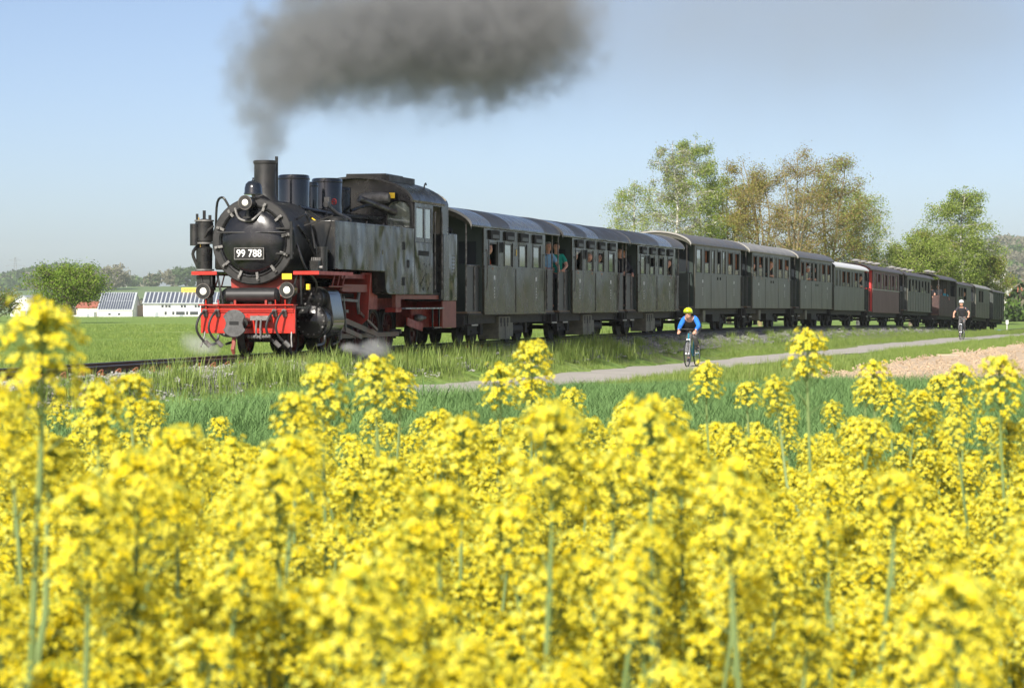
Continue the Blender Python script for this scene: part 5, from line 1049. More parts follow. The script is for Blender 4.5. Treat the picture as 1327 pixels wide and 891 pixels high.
# ------------------------------------------------------------------ trees
def leaf_mesh(name, C, size, mats, rs, flat=.0, tris=False):
    n = len(C); a = rs.normal(size=(n, 3)); a /= np.linalg.norm(a, axis=1)[:, None]; b = rs.normal(size=(n, 3)); b -= a * (a * b).sum(1)[:, None]; b /= np.linalg.norm(b, axis=1)[:, None]
    s = (size * rs.uniform(.6, 1.35, n))[:, None]; a = a * s; b = b * s * .62
    V = np.stack([C - a, C - b * .9 + a * .1, C + a, C + b * .9 + a * .1], 1).reshape(-1, 3); F = np.arange(4 * n).reshape(-1, 4)
    return np_mesh(name, V, F, mats, rs.randint(0, len(mats), n))
def make_tree(name, label, loc, H, W, tr, bark, leaves, nleaf, lsize, seed, base=.25, group=None, shape='round', droop=0.0, limbs=22, twig=True, spread=.35, top=1.0, lean=0.0, leaders=1):
    r_ = random.Random(seed); rs = np.random.RandomState(seed); root = empty(name, loc, r_.uniform(0, 6), label, 'tree', group); m = MB(); tips = []
    n = 9; tp = [Vector((math.sin(i * .9 + seed) * .02 * H * (i / n) + lean * i / n, math.cos(i * .7 + seed) * .015 * H * (i / n), H * .80 * i / n)) for i in range(n + 1)]
    LD = [tp]
    if leaders > 1:                                                  # forked crown: several stems leave the bole
        LD = []
        for q in range(leaders):
            a_ = q * 2.4 + seed; s_ = r_.uniform(.28, .55) * W; f_ = r_.uniform(.85, 1.0); k_ = r_.uniform(.10, .24)
            LD.append([Vector((p.x + math.cos(a_) * s_ * max(0, i / n - k_) ** 1.15 + r_.uniform(-.04, .04) * W * i / n, p.y + math.sin(a_) * s_ * max(0, i / n - k_) ** 1.15, p.z * f_)) for i, p in enumerate(tp)])
    for L_ in LD: m.tube(L_, [tr * (1.25 if i == 0 else 1) * (.75 if leaders > 1 else 1) * (1 - .93 * i / n) + .012 for i in range(n + 1)], 7)
    def along(t, q=0): L_ = LD[q % len(LD)]; i = min(int(t * n), n - 1); return L_[i].lerp(L_[i + 1], t * n - i)
    def prof(t):
        u = (t - base) / (1 - base)
        if shape == 'round': return math.sqrt(max(.03, 1 - (2 * u - .85) ** 2 / 1.35))
        if shape == 'flat': return min(1, .55 + .9 * u) * math.sqrt(max(.04, 1 - max(0, u - .3) ** 2 / .55))
        if shape == 'tall': return (.35 + 1.3 * u) if u < .4 else .87 * math.sqrt(max(.02, 1 - ((u - .4) / .62) ** 2)) + .05
        return 1
    for i in range(limbs):
        t = base + (1 - base) * ((i + r_.random()) / limbs) * .97; p0 = along(min(t * .98, .985), i * 7 + r_.randrange(9)); az = i * 2.4 + r_.uniform(-.5, .5); ln = W * prof(t) * r_.uniform(.7, 1.12) * (.8 if leaders > 1 else 1); rise = r_.uniform(.35, .8) * (1 - .4 * t) * ln
        d = Vector((math.cos(az), math.sin(az), 0)); pts = [p0]; k = 5
        for j in range(1, k + 1): u = j / k; pts.append(p0 + d * ln * u + Vector((r_.uniform(-.05, .05) * ln, r_.uniform(-.05, .05) * ln, rise * (u ** .8) - droop * ln * u * u * .6)))
        rr = max(.015, tr * .42 * (1 - t * .75)); m.tube(pts, [rr * (1 - .8 * j / k) + .008 for j in range(k + 1)], 5)
        for q in range(9):
            u = r_.uniform(.25, 1.0); j = min(int(u * k), k - 1); b0 = pts[j].lerp(pts[j + 1], u * k - j); l2 = ln * r_.uniform(.22, .5) * spread / .35; a2 = az + r_.uniform(-1.5, 1.5)
            e = b0 + Vector((math.cos(a2) * l2, math.sin(a2) * l2, l2 * r_.uniform(-.1, .95) - droop * l2 * 1.1)); mid = b0.lerp(e, .5) + Vector((0, 0, .12 * l2)); m.tube([b0, mid, e], [rr * .35 + .008, rr * .22 + .006, .005], 4, cap=False); tips.append((mid, .6)); tips.append((e, 1))
            for z in range(4):
                e2 = e + Vector((r_.uniform(-1, 1), r_.uniform(-1, 1), r_.uniform(-.5, 1) - droop * 1.6)) * l2 * .5; b1 = mid.lerp(e, r_.uniform(.3, 1))
                if twig: m.tube([b1, e2], [.010, .004], 3, cap=False)
                tips.append((e2, 1))
    tips += [(L_[-1], 1) for L_ in LD] * 3
    m.build('trunk', bark, root)
    T = np.array([tuple(p) for p, w_ in tips]); ch = rs.randint(0, len(T), nleaf); off = rs.normal(size=(nleaf, 3)) * W * .075
    if droop: off[:, 2] -= np.abs(rs.normal(size=nleaf)) * W * .10 * droop * 2
    C = T[ch] + off; C = C[C[:, 2] > H * base * .55]
    inst('crown', leaf_mesh('crown', C, lsize, leaves, rs), root)
    return root
def gz(p): return Vector((p.x, p.y, float(ground_h(p.x, p.y)) - .05))
make_tree('cherry_tree', 'round crowned green tree standing alone in the meadow', gz(at(90, 206)), 5.3, 2.95, .20, 'bark', ['leaf_cherry', 'leaf_cherry', 'leaf_fresh'], 16000, .085, 3, base=.26, shape='round', limbs=36, spread=.5, leaders=4)
make_tree('field_shrub', 'low green tree at the meadow edge beside the white shed', gz(at(-2, 215)), 2.6, 2.0, .12, 'bark', ['leaf_bush', 'leaf_olive'], 3500, .09, 5, base=.12, shape='round', limbs=18)
BG_ = 'trees behind the train'
TL = [(822, 232, 12.6, 3.0, 'birch_tree', 'shorter thin birch with pale trunk behind the carriages', 'bark_birch', ['leaf_birch'], 5200, .10, 21, .9),
      (868, 224, 15.6, 2.7, 'birch_tree', 'tall bare looking birch with white leaning trunk', 'bark_birch', ['leaf_birch', 'leaf_grey'], 5200, .10, 22, .8),
      (905, 236, 17.0, 3.1, 'birch_tree', 'tall leafy birch rising beside the brown budding trees', 'bark_birch', ['leaf_birch', 'leaf_fresh'], 9500, .11, 23, .8),
      (945, 245, 15.2, 3.6, 'budding_tree', 'olive budding tree between birch and bronze tree', 'bark_lichen', ['leaf_olive', 'leaf_birch'], 7000, .11, 24, 0),
      (985, 228, 15.0, 3.9, 'budding_tree', 'bronze budding tree with reddish young leaves', 'bark_lichen', ['leaf_bronze', 'leaf_olive', 'leaf_olive'], 7500, .105, 25, 0),
      (1030, 222, 15.6, 4.2, 'budding_tree', 'tallest bare limbed budding tree with lichen coloured trunk', 'bark_lichen', ['leaf_bronze', 'leaf_olive'], 3600, .10, 26, 0),
      (1072, 232, 15.0, 4.4, 'budding_tree', 'wide olive budding tree behind the slate roofed carriage', 'bark_lichen', ['leaf_olive', 'leaf_birch', 'leaf_bronze'], 7800, .11, 27, 0),
      (1112, 240, 12.8, 3.2, 'birch_tree', 'drooping birch at the end of the brown tree group', 'bark_birch', ['leaf_birch'], 6000, .11, 28, .9),
      (1180, 246, 8.2, 3.4, 'budding_tree', 'low rounded green tree beside the tall right birch', 'bark', ['leaf_fresh', 'leaf_birch'], 8500, .12, 29, 0),
      (1215, 262, 9.6, 3.6, 'budding_tree', 'mid height green tree under the tall lone birch', 'bark', ['leaf_fresh', 'leaf_olive'], 9000, .12, 30, 0),
      (1247, 250, 13.2, 3.3, 'birch_tree', 'tall lone birch above the open brown wagon', 'bark_birch', ['leaf_birch', 'leaf_fresh'], 9500, .12, 31, .7),
      (1275, 258, 7.6, 2.6, 'budding_tree', 'small olive tree behind the goods van', 'bark', ['leaf_olive', 'leaf_fresh'], 6000, .12, 32, 0)]
for px, d, H, W, nm, lab, bk, lv, nl, ls, sd, dr in TL:
    make_tree(nm, lab, gz(at(px, d)), H * 1.32, W * 1.05, .24 if dr == 0 else .17, bk, lv, int(nl * 3.3), ls * .72, sd, base=.20, group=BG_, shape='tall' if dr else 'round', droop=dr * .5, limbs=34 if dr else 30, lean=(.8 if sd == 22 else 0), leaders=1 if dr else 4)
for px, d, H, W, lab, sd in ((1296, 285, 9.2, 1.1, 'slender white blossoming tree rising beyond the goods van', 41), (1282, 290, 6.8, 1.5, 'short white blossoming tree beside the slender one', 42)):
    make_tree('blossom_tree', lab, gz(at(px, d)), H, W, .10, 'post_white', ['blossom', 'blossom', 'blossom', 'leaf_birch'], 4200, .12, sd, base=.1, shape='tall', limbs=20, group='white blossoming trees')
# ------------------------------------------------------------------ hills and far woods
def hill(name, x0, x1, y0, y1, hf, mname):
    o = sheet(name, np.linspace(x0, x1, 60), np.linspace(y0, y1, 30), hf, mname); return o
mat('far_field', (.10, .165, .05), .95, col2=(.13, .18, .06), nscale=.006); mat('far_wood', (.055, .085, .035), .95, col2=(.10, .095, .055), nscale=.02)
def h_ridge(X, Y):
    t = X / Y * FPX + CXP                                            # bearing across the ridge
    return -6 + (14.5 + 6) * sstep(1150, 1600, Y) * sstep(-400, 140, t) * (1 - .9 * sstep(330, 800, t)) + 3 * np.sin(X * .004)
hill('ridge', -1700, 500, 1000, 2300, h_ridge, 'far_field')
def h_wood(X, Y):
    t = X / Y * FPX + CXP
    return -8 + sstep(1600, 2200, Y) * (8 + 9 + 15 * np.exp(-((t - 90) / 75.0) ** 2) + 4 * np.sin(X * .008))* (1 - sstep(170, 420, t)) 
hill('wooded_hill', -1900, 300, 1500, 3000, h_wood, 'far_wood')
def h_right(X, Y):
    t = X / Y * FPX + CXP
    return -6 + 52 * sstep(1100, 2300, Y) * sstep(900, 1330, t) + 3 * np.sin(X * .006)
hill('right_hill', 100, 1900, 800, 3200, h_right, 'far_wood')
# distant ridge trees on the left
for px, d, H, W, lab, lv, sd in ((145, 1500, 17, 9, 'bare grey tree on the ridge above the solar roofs', ['leaf_grey'], 51), (120, 1450, 15, 8, 'far grey green tree behind the meadow tree', ['leaf_grey', 'leaf_far'], 52), (198, 1640, 10, 5.2, 'small round tree alone on the green ridge', ['leaf_far', 'leaf_grey'], 53),
                                 (224, 1640, 14, 7, 'pale far tree on the ridge beside the greener one', ['leaf_grey'], 54), (243, 1600, 15, 7.5, 'greener far tree on the ridge near the locomotive', ['leaf_far'], 55), (171, 1640, 4.5, 4.0, 'low dark bush on the ridge by the white hut', ['leaf_far'], 56)):
    p = at(px, d); z = float(h_ridge(np.array(p.x), np.array(p.y)))
    make_tree('ridge_tree', lab, Vector((p.x, p.y, z - .22 * H)), H * 1.12, W, .35, 'bark', lv, 2600, .85 if H > 8 else .5, sd, base=.12, limbs=20, group='trees on the far ridge', twig=False)

def blob_proto(seed, conif, mats):
    r_ = np.random.RandomState(seed); n = 260
    if conif: h = r_.uniform(0, 1, n) ** .7; a = r_.uniform(0, 6.28, n); rad = (1 - h) * .33 * r_.uniform(.7, 1, n); C = np.stack([rad * np.cos(a), rad * np.sin(a), h], 1)
    else: C = r_.normal(size=(n, 3)); C /= np.linalg.norm(C, axis=1)[:, None]; C *= (r_.uniform(.6, 1, n) ** .4)[:, None]; C = C * [.42, .42, .42] + [0, 0, .55]; C += .06 * r_.normal(size=(n, 3))
    return leaf_mesh('tree_clump', C, .10, mats, r_)
PR = [blob_proto(1, True, ['leaf_far']), blob_proto(2, False, ['leaf_far', 'leaf_grey']), blob_proto(3, False, ['leaf_grey']), blob_proto(4, False, ['leaf_far', 'leaf_bush'])]
def forest(name, label, fn, n, region, hs, idxs, seed):
    r_ = random.Random(seed); P, Ro, S, I = [], [], [], []
    while len(P) < n:
        Yd = r_.uniform(region[2], region[3]); px = r_.uniform(region[0], region[1]); X = (px - CXP) / FPX * Yd; z = float(fn(np.array(X), np.array(Yd))); P.append((X, Yd, z - 1)); Ro.append((0, 0, r_.uniform(0, 6.28))); S.append(r_.uniform(*hs)); I.append(r_.choice(idxs))
    scatter(name, PR, P, Ro, S, I, label, 'forest')
forest('forest', 'hazy mixed wood covering the far left hill', h_wood, 1500, (-260, 190, 1900, 2500), (9, 15), (0, 0, 1, 3), 5)
forest('hedgerow', 'brownish hedge trees below the green ridge', lambda x, y: -4.0 + 0 * x, 260, (60, 420, 1060, 1160), (5, 9), (1, 2, 2), 6)
forest('hillside_wood', 'hazy brown and green wood on the right hill', h_right, 900, (1150, 1500, 1500, 2700), (9, 17), (1, 2, 2, 3), 7)
forest('garden_trees', 'green garden trees among the red roofed houses', lambda x, y: base_h(x, y), 70, (1285, 1420, 300, 420), (3.5, 6.5), (3, 3, 1), 8)

forest('reflection_wood', 'added unseen wood right of the houses, darkening carriage reflections', lambda x, y: base_h(x, y), 560, (1440, 3600, 190, 330), (5, 7.2), (1, 3, 3, 2), 9)  # out of view, added so the carriage sides mirror something dark

# ------------------------------------------------------------------ buildings far left
def B_(root): return lambda nm, mb, mt, par=None: mb.build(nm, mt, par or root, smooth=False)
def gable(root, x0, x1, y0, y1, z0, ze, zr, wallm, roofm, over=.3, skip=None):
    P = B_(root); yc = (y0 + y1) / 2
    P('wall', MB().prism([(y0, z0), (y1, z0), (y1, ze), (yc, zr), (y0, ze)], x0, x1, 'x'), wallm); out = []
    for s, ya in ((-1, y0), (1, y1)):
        dz = (zr - ze) / abs(yc - ya) * over; y_ = ya + s * over
        out.append(P('roof', MB().prism([(y_, ze - dz + .05), (yc, zr + .05), (yc, zr + .25), (y_, ze - dz + .25)], x0 - over, x1 + over, 'x'), roofm))
    return out
def windows(root, y, x0, dx, n, z0, wd, ht, mt='dark_glass'):
    P = B_(root)
    for i in range(n):
        f = P('window', MB().box(x0 + i * dx, x0 + i * dx + wd, y - .12, y + .02, z0, z0 + ht), 'wall_grey'); P('pane', MB().box(x0 + i * dx + .08, x0 + (i) * dx + wd - .08, y - .14, y - .121, z0 + .08, z0 + ht - .08), mt, f)
D = 880.0; s_ = D / FPX
def bpx(px): return (px - CXP) * s_
def bz(py): return CAMZ + (392 - py) * s_
def solar_rows(root, roof, x0, x1, y0, z0, y1, z1, nx, ny, gap=.25):
    P = B_(root)
    for i in range(nx):
        for j in range(ny):
            u0, u1 = j / ny + .02, (j + 1) / ny - .01; xa, xb = x0 + (x1 - x0) * i / nx, x0 + (x1 - x0) * (i + 1) / nx - gap
            ya, yb = y0 + (y1 - y0) * u0, y0 + (y1 - y0) * u1; za, zb_ = z0 + (z1 - z0) * u0, z0 + (z1 - z0) * u1
            P('solar_panel', MB().add([(xa, ya, za + .3), (xb, ya, za + .3), (xb, yb, zb_ + .3), (xa, yb, zb_ + .3), (xa, ya, za + .12), (xb, ya, za + .12), (xb, yb, zb_ + .12), (xa, yb, zb_ + .12)], [(0, 1, 2, 3), (7, 6, 5, 4), (0, 4, 5, 1), (1, 5, 6, 2), (2, 6, 7, 3), (3, 7, 4, 0)]), 'solar', roof)
h1 = empty('solar_barn', (0, D - 6, 0), 0, 'low white barn with a long grey solar panel roof', 'building', 'farm buildings across the meadow')
rf = gable(h1, bpx(133), bpx(177), -4, 16, -5.2, bz(401.5), bz(379.5), 'wall_white', 'roof_metal'); solar_rows(h1, rf[0], bpx(133.5), bpx(176.5), -4.2, bz(401.3), 5.8, bz(380), 14, 2)
windows(h1, -4, bpx(146), 3.4, 2, bz(408), 1.0, .8)
h2 = empty('solar_hall', (0, D, 0), 0, 'white two storey hall with blue solar roof and window rows', 'building', 'farm buildings across the meadow')
rf = gable(h2, bpx(185.5), bpx(330), 0, 14, -5.2, bz(393), bz(379), 'wall_white', 'roof_metal'); solar_rows(h2, rf[0], bpx(187), bpx(329), -.2, bz(393), 6.8, bz(379.3), 26, 1, .5)
for gx in (209, 214, 218, 234, 238, 252, 256): windows(h2, 0, bpx(gx), 1, 1, bz(398.5), .9, 1.0)
for gx, wd_ in ((213, .9), (223, .9), (228, 3.2), (241, .9), (246, 3.0)): windows(h2, 0, bpx(gx), 1, 1, bz(408), wd_, 1.3)
for gx in (201, 232.5, 259): B_(h2)('door', MB().box(bpx(gx), bpx(gx) + 1.3, -.1, 0, -5, bz(404.5)), 'wall_grey')
B_(h2)('gutter', MB().box(bpx(185.5), bpx(330), -.75, -.5, bz(393.6), bz(393)), 'wall_grey')
B_(h2)('downpipe', MB().box(bpx(221), bpx(221) + .2, -.2, -.02, -5, bz(393.6)), 'wall_grey')
B_(h2)('annex', MB().box(bpx(176), bpx(186), 2, 12, -5.2, bz(396)), 'wall_brick')
sg = empty('rooftop_sign', (0, D + 7, 0), 0, 'yellow sign board standing on the solar hall roof', 'sign'); B_(sg)('board', MB().box(bpx(232), bpx(253), -.2, .2, bz(378.5), bz(372.5)), 'sign_yellow')
m = MB(); [m.box(bpx(q), bpx(q) + .2, .25, .45, bz(380), bz(373)) for q in (235, 250)]; B_(sg)('post', m, 'lattice')
m = MB(); [m.box(bpx(235 + i * 2.2), bpx(236.3 + i * 2.2), -.24, -.21, bz(376.6), bz(374.6)) for i in range(7)]; B_(sg)('faint_lettering', m, 'roof_orange')
h3 = empty('white_shed', (0, D - 30, 0), 0, 'white gabled shed with side wall greyed as if in shade behind the meadow tree', 'building', 'farm buildings across the meadow')
B_(h3)('wall', MB().prism([(bpx(36), -5.2), (bpx(66), -5.2), (bpx(66), bz(392)), (bpx(51), bz(384)), (bpx(36), bz(392))], 0, 18, 'y'), 'wall_white')
for a, b in (((bpx(35), bz(392.6)), (bpx(51), bz(383.6))), ((bpx(67), bz(392.6)), (bpx(51), bz(383.6)))): B_(h3)('roof', MB().prism([a, b, (b[0], b[1] + .25), (a[0], a[1] + .25)], -.5, 18.5, 'y'), 'roof_metal')
windows(h3, 0, bpx(48), 2.6, 3, bz(410), 1.9, 2.2, 'sign_yellow'); B_(h3)('shaded_side', MB().box(bpx(66.3), bpx(84), 3, 16, -5.2, bz(393)), 'wall_grey')  # blue-grey box colour stands for shade on the shed's white side
h4 = empty('red_roofed_house', (0, D + 30, 0), 0, 'house with red tiled roof hidden behind the meadow tree', 'building', 'farm buildings across the meadow'); gable(h4, bpx(80), bpx(112), 0, 10, -5.2, bz(399), bz(391), 'wall_cream', 'roof_tile')
h5 = empty('garage_row', (0, D - 15, 0), 0, 'low white garages beside the solar barn', 'building', 'farm buildings across the meadow'); B_(h5)('wall', MB().box(bpx(118), bpx(131), 0, 6, -5.2, bz(404)), 'wall_white'); B_(h5)('wall', MB().box(bpx(83), bpx(117), 2, 8, -5.2, bz(408)), 'wall_white'); B_(h5)('door', MB().box(bpx(122), bpx(125), -.1, 0, -5, bz(406)), 'wall_grey')
hut = empty('white_hut', (0, 1640, 0), 0, 'tiny white hut on the green ridge beside a bush', 'building'); q_ = 1640 / FPX
B_(hut)('wall', MB().box((162 - CXP) * q_, (167 - CXP) * q_, 0, 4, 8, CAMZ + (392 - 362) * q_), 'wall_white')
# lattice pylon far left
py = empty('lattice_pylon', (at(20, 2300).x, 2300, 12), 0, 'faint lattice power pylon above the wooded hill', 'pylon'); m = MB(); hh = 32
for sx in (-1, 1):
    for sy in (-1, 1): m.bar((sx * 3, sy * 3, 0), (sx * .4, sy * .4, hh), .18, .18)
for z in range(0, hh, 4):
    a = 3 - 2.6 * z / hh; b = 3 - 2.6 * (z + 4) / hh; m.bar((-a, -a, z), (b, -b, z + 4), .1, .1); m.bar((a, -a, z), (-b, -b, z + 4), .1, .1)
B_(py)('tower', m, 'lattice')
for z, wd_ in ((24, 9), (29, 6)): m = MB(); m.bar((-wd_, 0, z), (wd_, 0, z), .2, .25); m.bar((-wd_, 0, z), (0, 0, z + 2), .12, .12); m.bar((wd_, 0, z), (0, 0, z + 2), .12, .12); B_(py)('cross_arm', m, 'lattice')
# houses on the right
def house(px0, px1, d, base, eave, ridge, depth, label, wallm='wall_white', roofm='roof_tile', ry=0):
    k = d / FPX; root = empty('village_house', (0, d, 0), 0, label, 'house', 'red roofed village houses'); X0, X1 = (px0 - CXP) * k, (px1 - CXP) * k; Z = lambda py: CAMZ + (392 - py) * k
    gable(root, X0, X1, 0, depth, Z(base), Z(eave), Z(ridge), wallm, roofm, .4); n = max(2, int((X1 - X0) / 2.6)); windows(root, 0, X0 + .8, 2.6, n - 1, Z(eave) - 1.7, 1.0, 1.2)
    B_(root)('chimney', MB().box(X0 + 2, X0 + 2.6, depth * .5, depth * .5 + .6, Z(ridge) - .6, Z(ridge) + .8), 'wall_brick')
house(1314, 1372, 330, 425, 404, 375, 10, 'nearest house with big red tiled roof by the crossing'); house(1306, 1345, 520, 412, 384, 371, 9, 'smaller house with orange roof behind the nearest one', 'wall_cream', 'roof_orange')
house(1304, 1330, 640, 400, 378, 365, 9, 'far house with white gable and dark red roof'); house(1345, 1400, 450, 412, 392, 372, 9, 'house with red roof right of the orange roof', 'wall_cream', 'roof_tile')
# small things by the crossing
def xz(px, d): p = at(px, d); p.z = float(ground_h(p.x, p.y)); return p
m = MB(); m.cyl((0, 0, 0), (0, 0, 1.1), .03, n=8); ps = empty('marker_post', xz(1305, 190), 0, 'thin white marker post with small plate beside the crossing', 'post'); m.build('post', 'post_white', ps); MB().box(-.10, .10, -.05, -.031, .85, 1.15).build('plate', 'post_white', ps)
for px, d, w_, lab in ((1274, 176, 1.3, 'blue grey covered stack beside the goods van'), (1290, 184, 2.6, 'longer blue tarpaulin heap by the crossing')):
    m = MB(); r_ = random.Random(int(px)); n = 8; prof = [(-w_ / 2 + w_ * i / n, .25 + .25 * math.sin(math.pi * i / n) + r_.uniform(-.05, .05)) for i in range(n + 1)]
    m.prism([(-w_ / 2, 0)] + prof + [(w_ / 2, 0)], -.5, .5, 'y'); o = m.build('tarpaulin_heap', 'tarp_blue', None, xz(px, d), bevel=.05); tag(o, lab, 'heap')
o = sheet('crossing_road', np.linspace(32, 90, 30), np.linspace(186, 192, 4), lambda X, Y: ground_h(X, Y) + .03, 'asphalt')
def rebase(root):
    lo = [1e9] * 3; hi = [-1e9] * 3
    for c in root.children:
        for v in c.bound_box:
            for i in range(3): lo[i] = min(lo[i], v[i] + c.location[i]); hi[i] = max(hi[i], v[i] + c.location[i])
    off = Vector(((lo[0] + hi[0]) / 2, (lo[1] + hi[1]) / 2, lo[2])); root.location = root.location + off
    for c in root.children: c.location = c.location - off
for o in [o for o in COL.objects if o.type == 'EMPTY' and o.get('category') in ('building', 'house', 'sign')]: rebase(o)

# ------------------------------------------------------------------ grass, wheat, rape
def blade_proto(seed, n, h0, h1, wd, spread, lean, mats, seg=3):
    r_ = np.random.RandomState(seed); V, F, M = [], [], []
    for i in range(n):
        a = r_.uniform(0, 6.28); c = np.array([r_.normal() * spread, r_.normal() * spread, 0]); h = r_.uniform(h0, h1); d = np.array([math.cos(a), math.sin(a), 0]); ln = r_.uniform(.1, 1) * lean * h; sd = np.array([-d[1], d[0], 0]) * wd * r_.uniform(.7, 1.2); o = len(V); mi = r_.randint(len(mats))
        for j in range(seg + 1):
            u = j / seg; p = c + d * ln * u ** 1.8 + np.array([0, 0, h * (u - .28 * (lean * r_.uniform(.8, 1)) * u ** 3)]); k = (1 - u ** 2) * .5 + (.03 if j == seg else 0); V += [p - sd * k, p + sd * k]
        for j in range(seg): F.append((o + 2 * j, o + 2 * j + 1, o + 2 * j + 3, o + 2 * j + 2)); M.append(mi)
    return np_mesh('blade_clump', V, F, mats, M)
def in_poly(x, y, P):
    c = False; n = len(P)
    for i in range(n):
        (x1, y1), (x2, y2) = P[i], P[(i + 1) % n]
        if (y1 > y) != (y2 > y) and x < (x2 - x1) * (y - y1) / (y2 - y1) + x1: c = not c
    return c
def in_view(x, y, mg=1.2): return abs(x) < .2075 * y + mg
# wheat
P_, R_, S_, I_ = [], [], [], []; r_ = random.Random(31)
Yc = 12.0
while Yc < 47.5:
    den = 34 if Yc > 17 else 8
    hw_ = .2075 * Yc + 3.2
    for _ in range(int(den * 2 * hw_ * .25)):
        x = r_.uniform(-hw_, hw_); y = Yc + r_.uniform(0, .25)
        po = path_off(x, y)
        if not (in_poly(x, y, WHEAT) or (1.75 < po < 6 and y < 45)) or po < 1.75: continue
        P_.append((x, y, float(ground_h(x, y)))); R_.append((r_.uniform(-.12, .12), r_.uniform(-.12, .12), r_.uniform(0, 6.28))); S_.append(r_.uniform(.85, 1.15) * (1.25 if y < 31 and po < 3.5 else .3 if y > 31 and po < 3 else .55 if y > 34 and po < 5.5 else 1)); I_.append(r_.randint(0, 3))
    Yc += .25
scatter('wheat_crop', [blade_proto(40 + i, 30, .26, .50, .011, .10, .8, ['wheat']) for i in range(4)], P_, R_, S_, I_, 'blue green young wheat growing between rape and path', 'wheat')
# verge and embankment grass
P_, R_, S_, I_ = [], [], [], []; r_ = random.Random(32)
Yc = 25.0
while Yc < 185:
    step = .25 if Yc < 80 else .5; hw_ = .2075 * Yc + 3; x0 = max(-hw_, trX(Yc) - 1.0 if Yc > 60 else trX(Yc) - 4); x1 = min(hw_, pcx(Yc) + 10)
    den = (34 if Yc < 62 else 22 if Yc < 100 else 10); wdt = max(0, x1 - x0)
    for _ in range(int(den * wdt * step)):
        x = r_.uniform(x0, x1); y = Yc + r_.uniform(0, step); po = path_off(x, y); o = float(track_off(x, y)); sc_ = 1.0
        if abs(po) < 1.2: continue
        if in_poly(x, y, SOIL) or in_poly(x, y, WHEAT): continue
        if po > 1.4 and y < 46 : continue
        if o > -1.3 and o < 3.2: continue
        k = r_.random()
        bare = 1.42 if y < 43 else 1.5 if y > 66 else 1.15                     # the ballast shoulder stays clear except beside the engine
        if 43 <= y <= 47: bare = 1.4
        if -o < bare + .25 * math.sin(y * 1.7) and o < 0: continue
        if o > 0: sc_ = .8
        near = abs(po) < 1.7
        h = (.45 if near else 1.0)
        if 1.4 < po < 3 and y < 80: h *= .5
        if y > 66 and o < 0: h *= .62
        h *= .75 + .5 * (math.sin(x * 1.9 + y * .7) * math.sin(y * 1.1 - x * .6) * .5 + .5)
        z = float(ground_h(x, y))
        if abs(o) < 1.95: z = max(z, float(trZ(min(y, 182))) + float(np.interp(abs(o), [1.1, 1.5, 1.95], [-.165, -.24, -.50])))
        P_.append((x, y, z - .02)); R_.append((r_.uniform(-.2, .2), r_.uniform(-.2, .2), r_.uniform(0, 6.28))); S_.append(h * sc_ * r_.uniform(.7, 1.2)); I_.append(0 if k < .4 else 1 if k < .7 else 2 if k < .88 else 3)
    Yc += step
# tufts by the rail in front of the engine
for _ in range(260):
    y = r_.uniform(33, 50); o = r_.choice((-1, -1, -1, 1)) * r_.uniform(.62, 1.5)
    if 38 < y < 42.3 and r_.random() < .5: continue
    p, T, N, h = track_frame(y); q = p + N * o; P_.append((q.x, q.y, p.z - .19)); R_.append((r_.uniform(-.2, .2), r_.uniform(-.2, .2), r_.uniform(0, 6.28))); S_.append(r_.uniform(.35, .8) * (1.1 if 42.5 < y < 46 else .7)); I_.append(r_.choice((0, 1, 3)))
GP = [blade_proto(50, 26, .22, .48, .011, .11, .6, ['grass', 'grass_dark']), blade_proto(51, 26, .18, .42, .010, .12, .7, ['grass']), blade_proto(52, 24, .18, .40, .012, .12, .8, ['grass_dark', 'grass']), blade_proto(53, 20, .28, .58, .007, .10, .5, ['grass_dry', 'grass', 'grass'])]
scatter('verge_grass', GP, P_, R_, S_, I_, 'long spring grass on the embankment and beside the path', 'grass')
# meadow beyond the track
P_, R_, S_, I_ = [], [], [], []; r_ = random.Random(33)
for _ in range(26000):
    y = 52 + 130 * r_.random() ** 1.5; x = r_.uniform(-.2075 * y - 2, min(.2075 * y, trX(y) - 2.5))
    if x > trX(y) - 2.6: continue
    pat = math.sin(y * .22 + math.sin(x * .15)) * .5 + .5
    P_.append((x, y, float(ground_h(x, y)))); R_.append((0, 0, r_.uniform(0, 6.28))); S_.append((.30 + .45 * pat) * r_.uniform(.7, 1.2)); I_.append(r_.choice((0, 1, 2)))
scatter('meadow_grass', [blade_proto(60, 30, .2, .40, .022, .22, .5, ['grass_dark']), blade_proto(61, 30, .2, .36, .022, .22, .6, ['grass_dark', 'grass']), blade_proto(62, 30, .15, .3, .022, .22, .6, ['grass'])], P_, R_, S_, I_, 'green meadow grass growing beyond the railway', 'grass')
# soil clods
P_, R_, S_, I_ = [], [], [], []
for _ in range(2600):
    y = 44 + 80 * r_.random() ** 1.4; x = r_.uniform(3, .2075 * y + 1.5)
    if in_poly(x, y, SOIL): P_.append((x, y, float(ground_h(x, y)) + .05)); R_.append((r_.uniform(0, 3), r_.uniform(0, 3), r_.uniform(0, 6))); S_.append(r_.uniform(.5, 1.1)); I_.append(r_.randint(0, 1))
scatter('soil_clods', [stone_proto(71, 'soil'), stone_proto(72, 'soil')], P_, R_, S_, I_, 'pale brown clods on the bare field', 'soil')

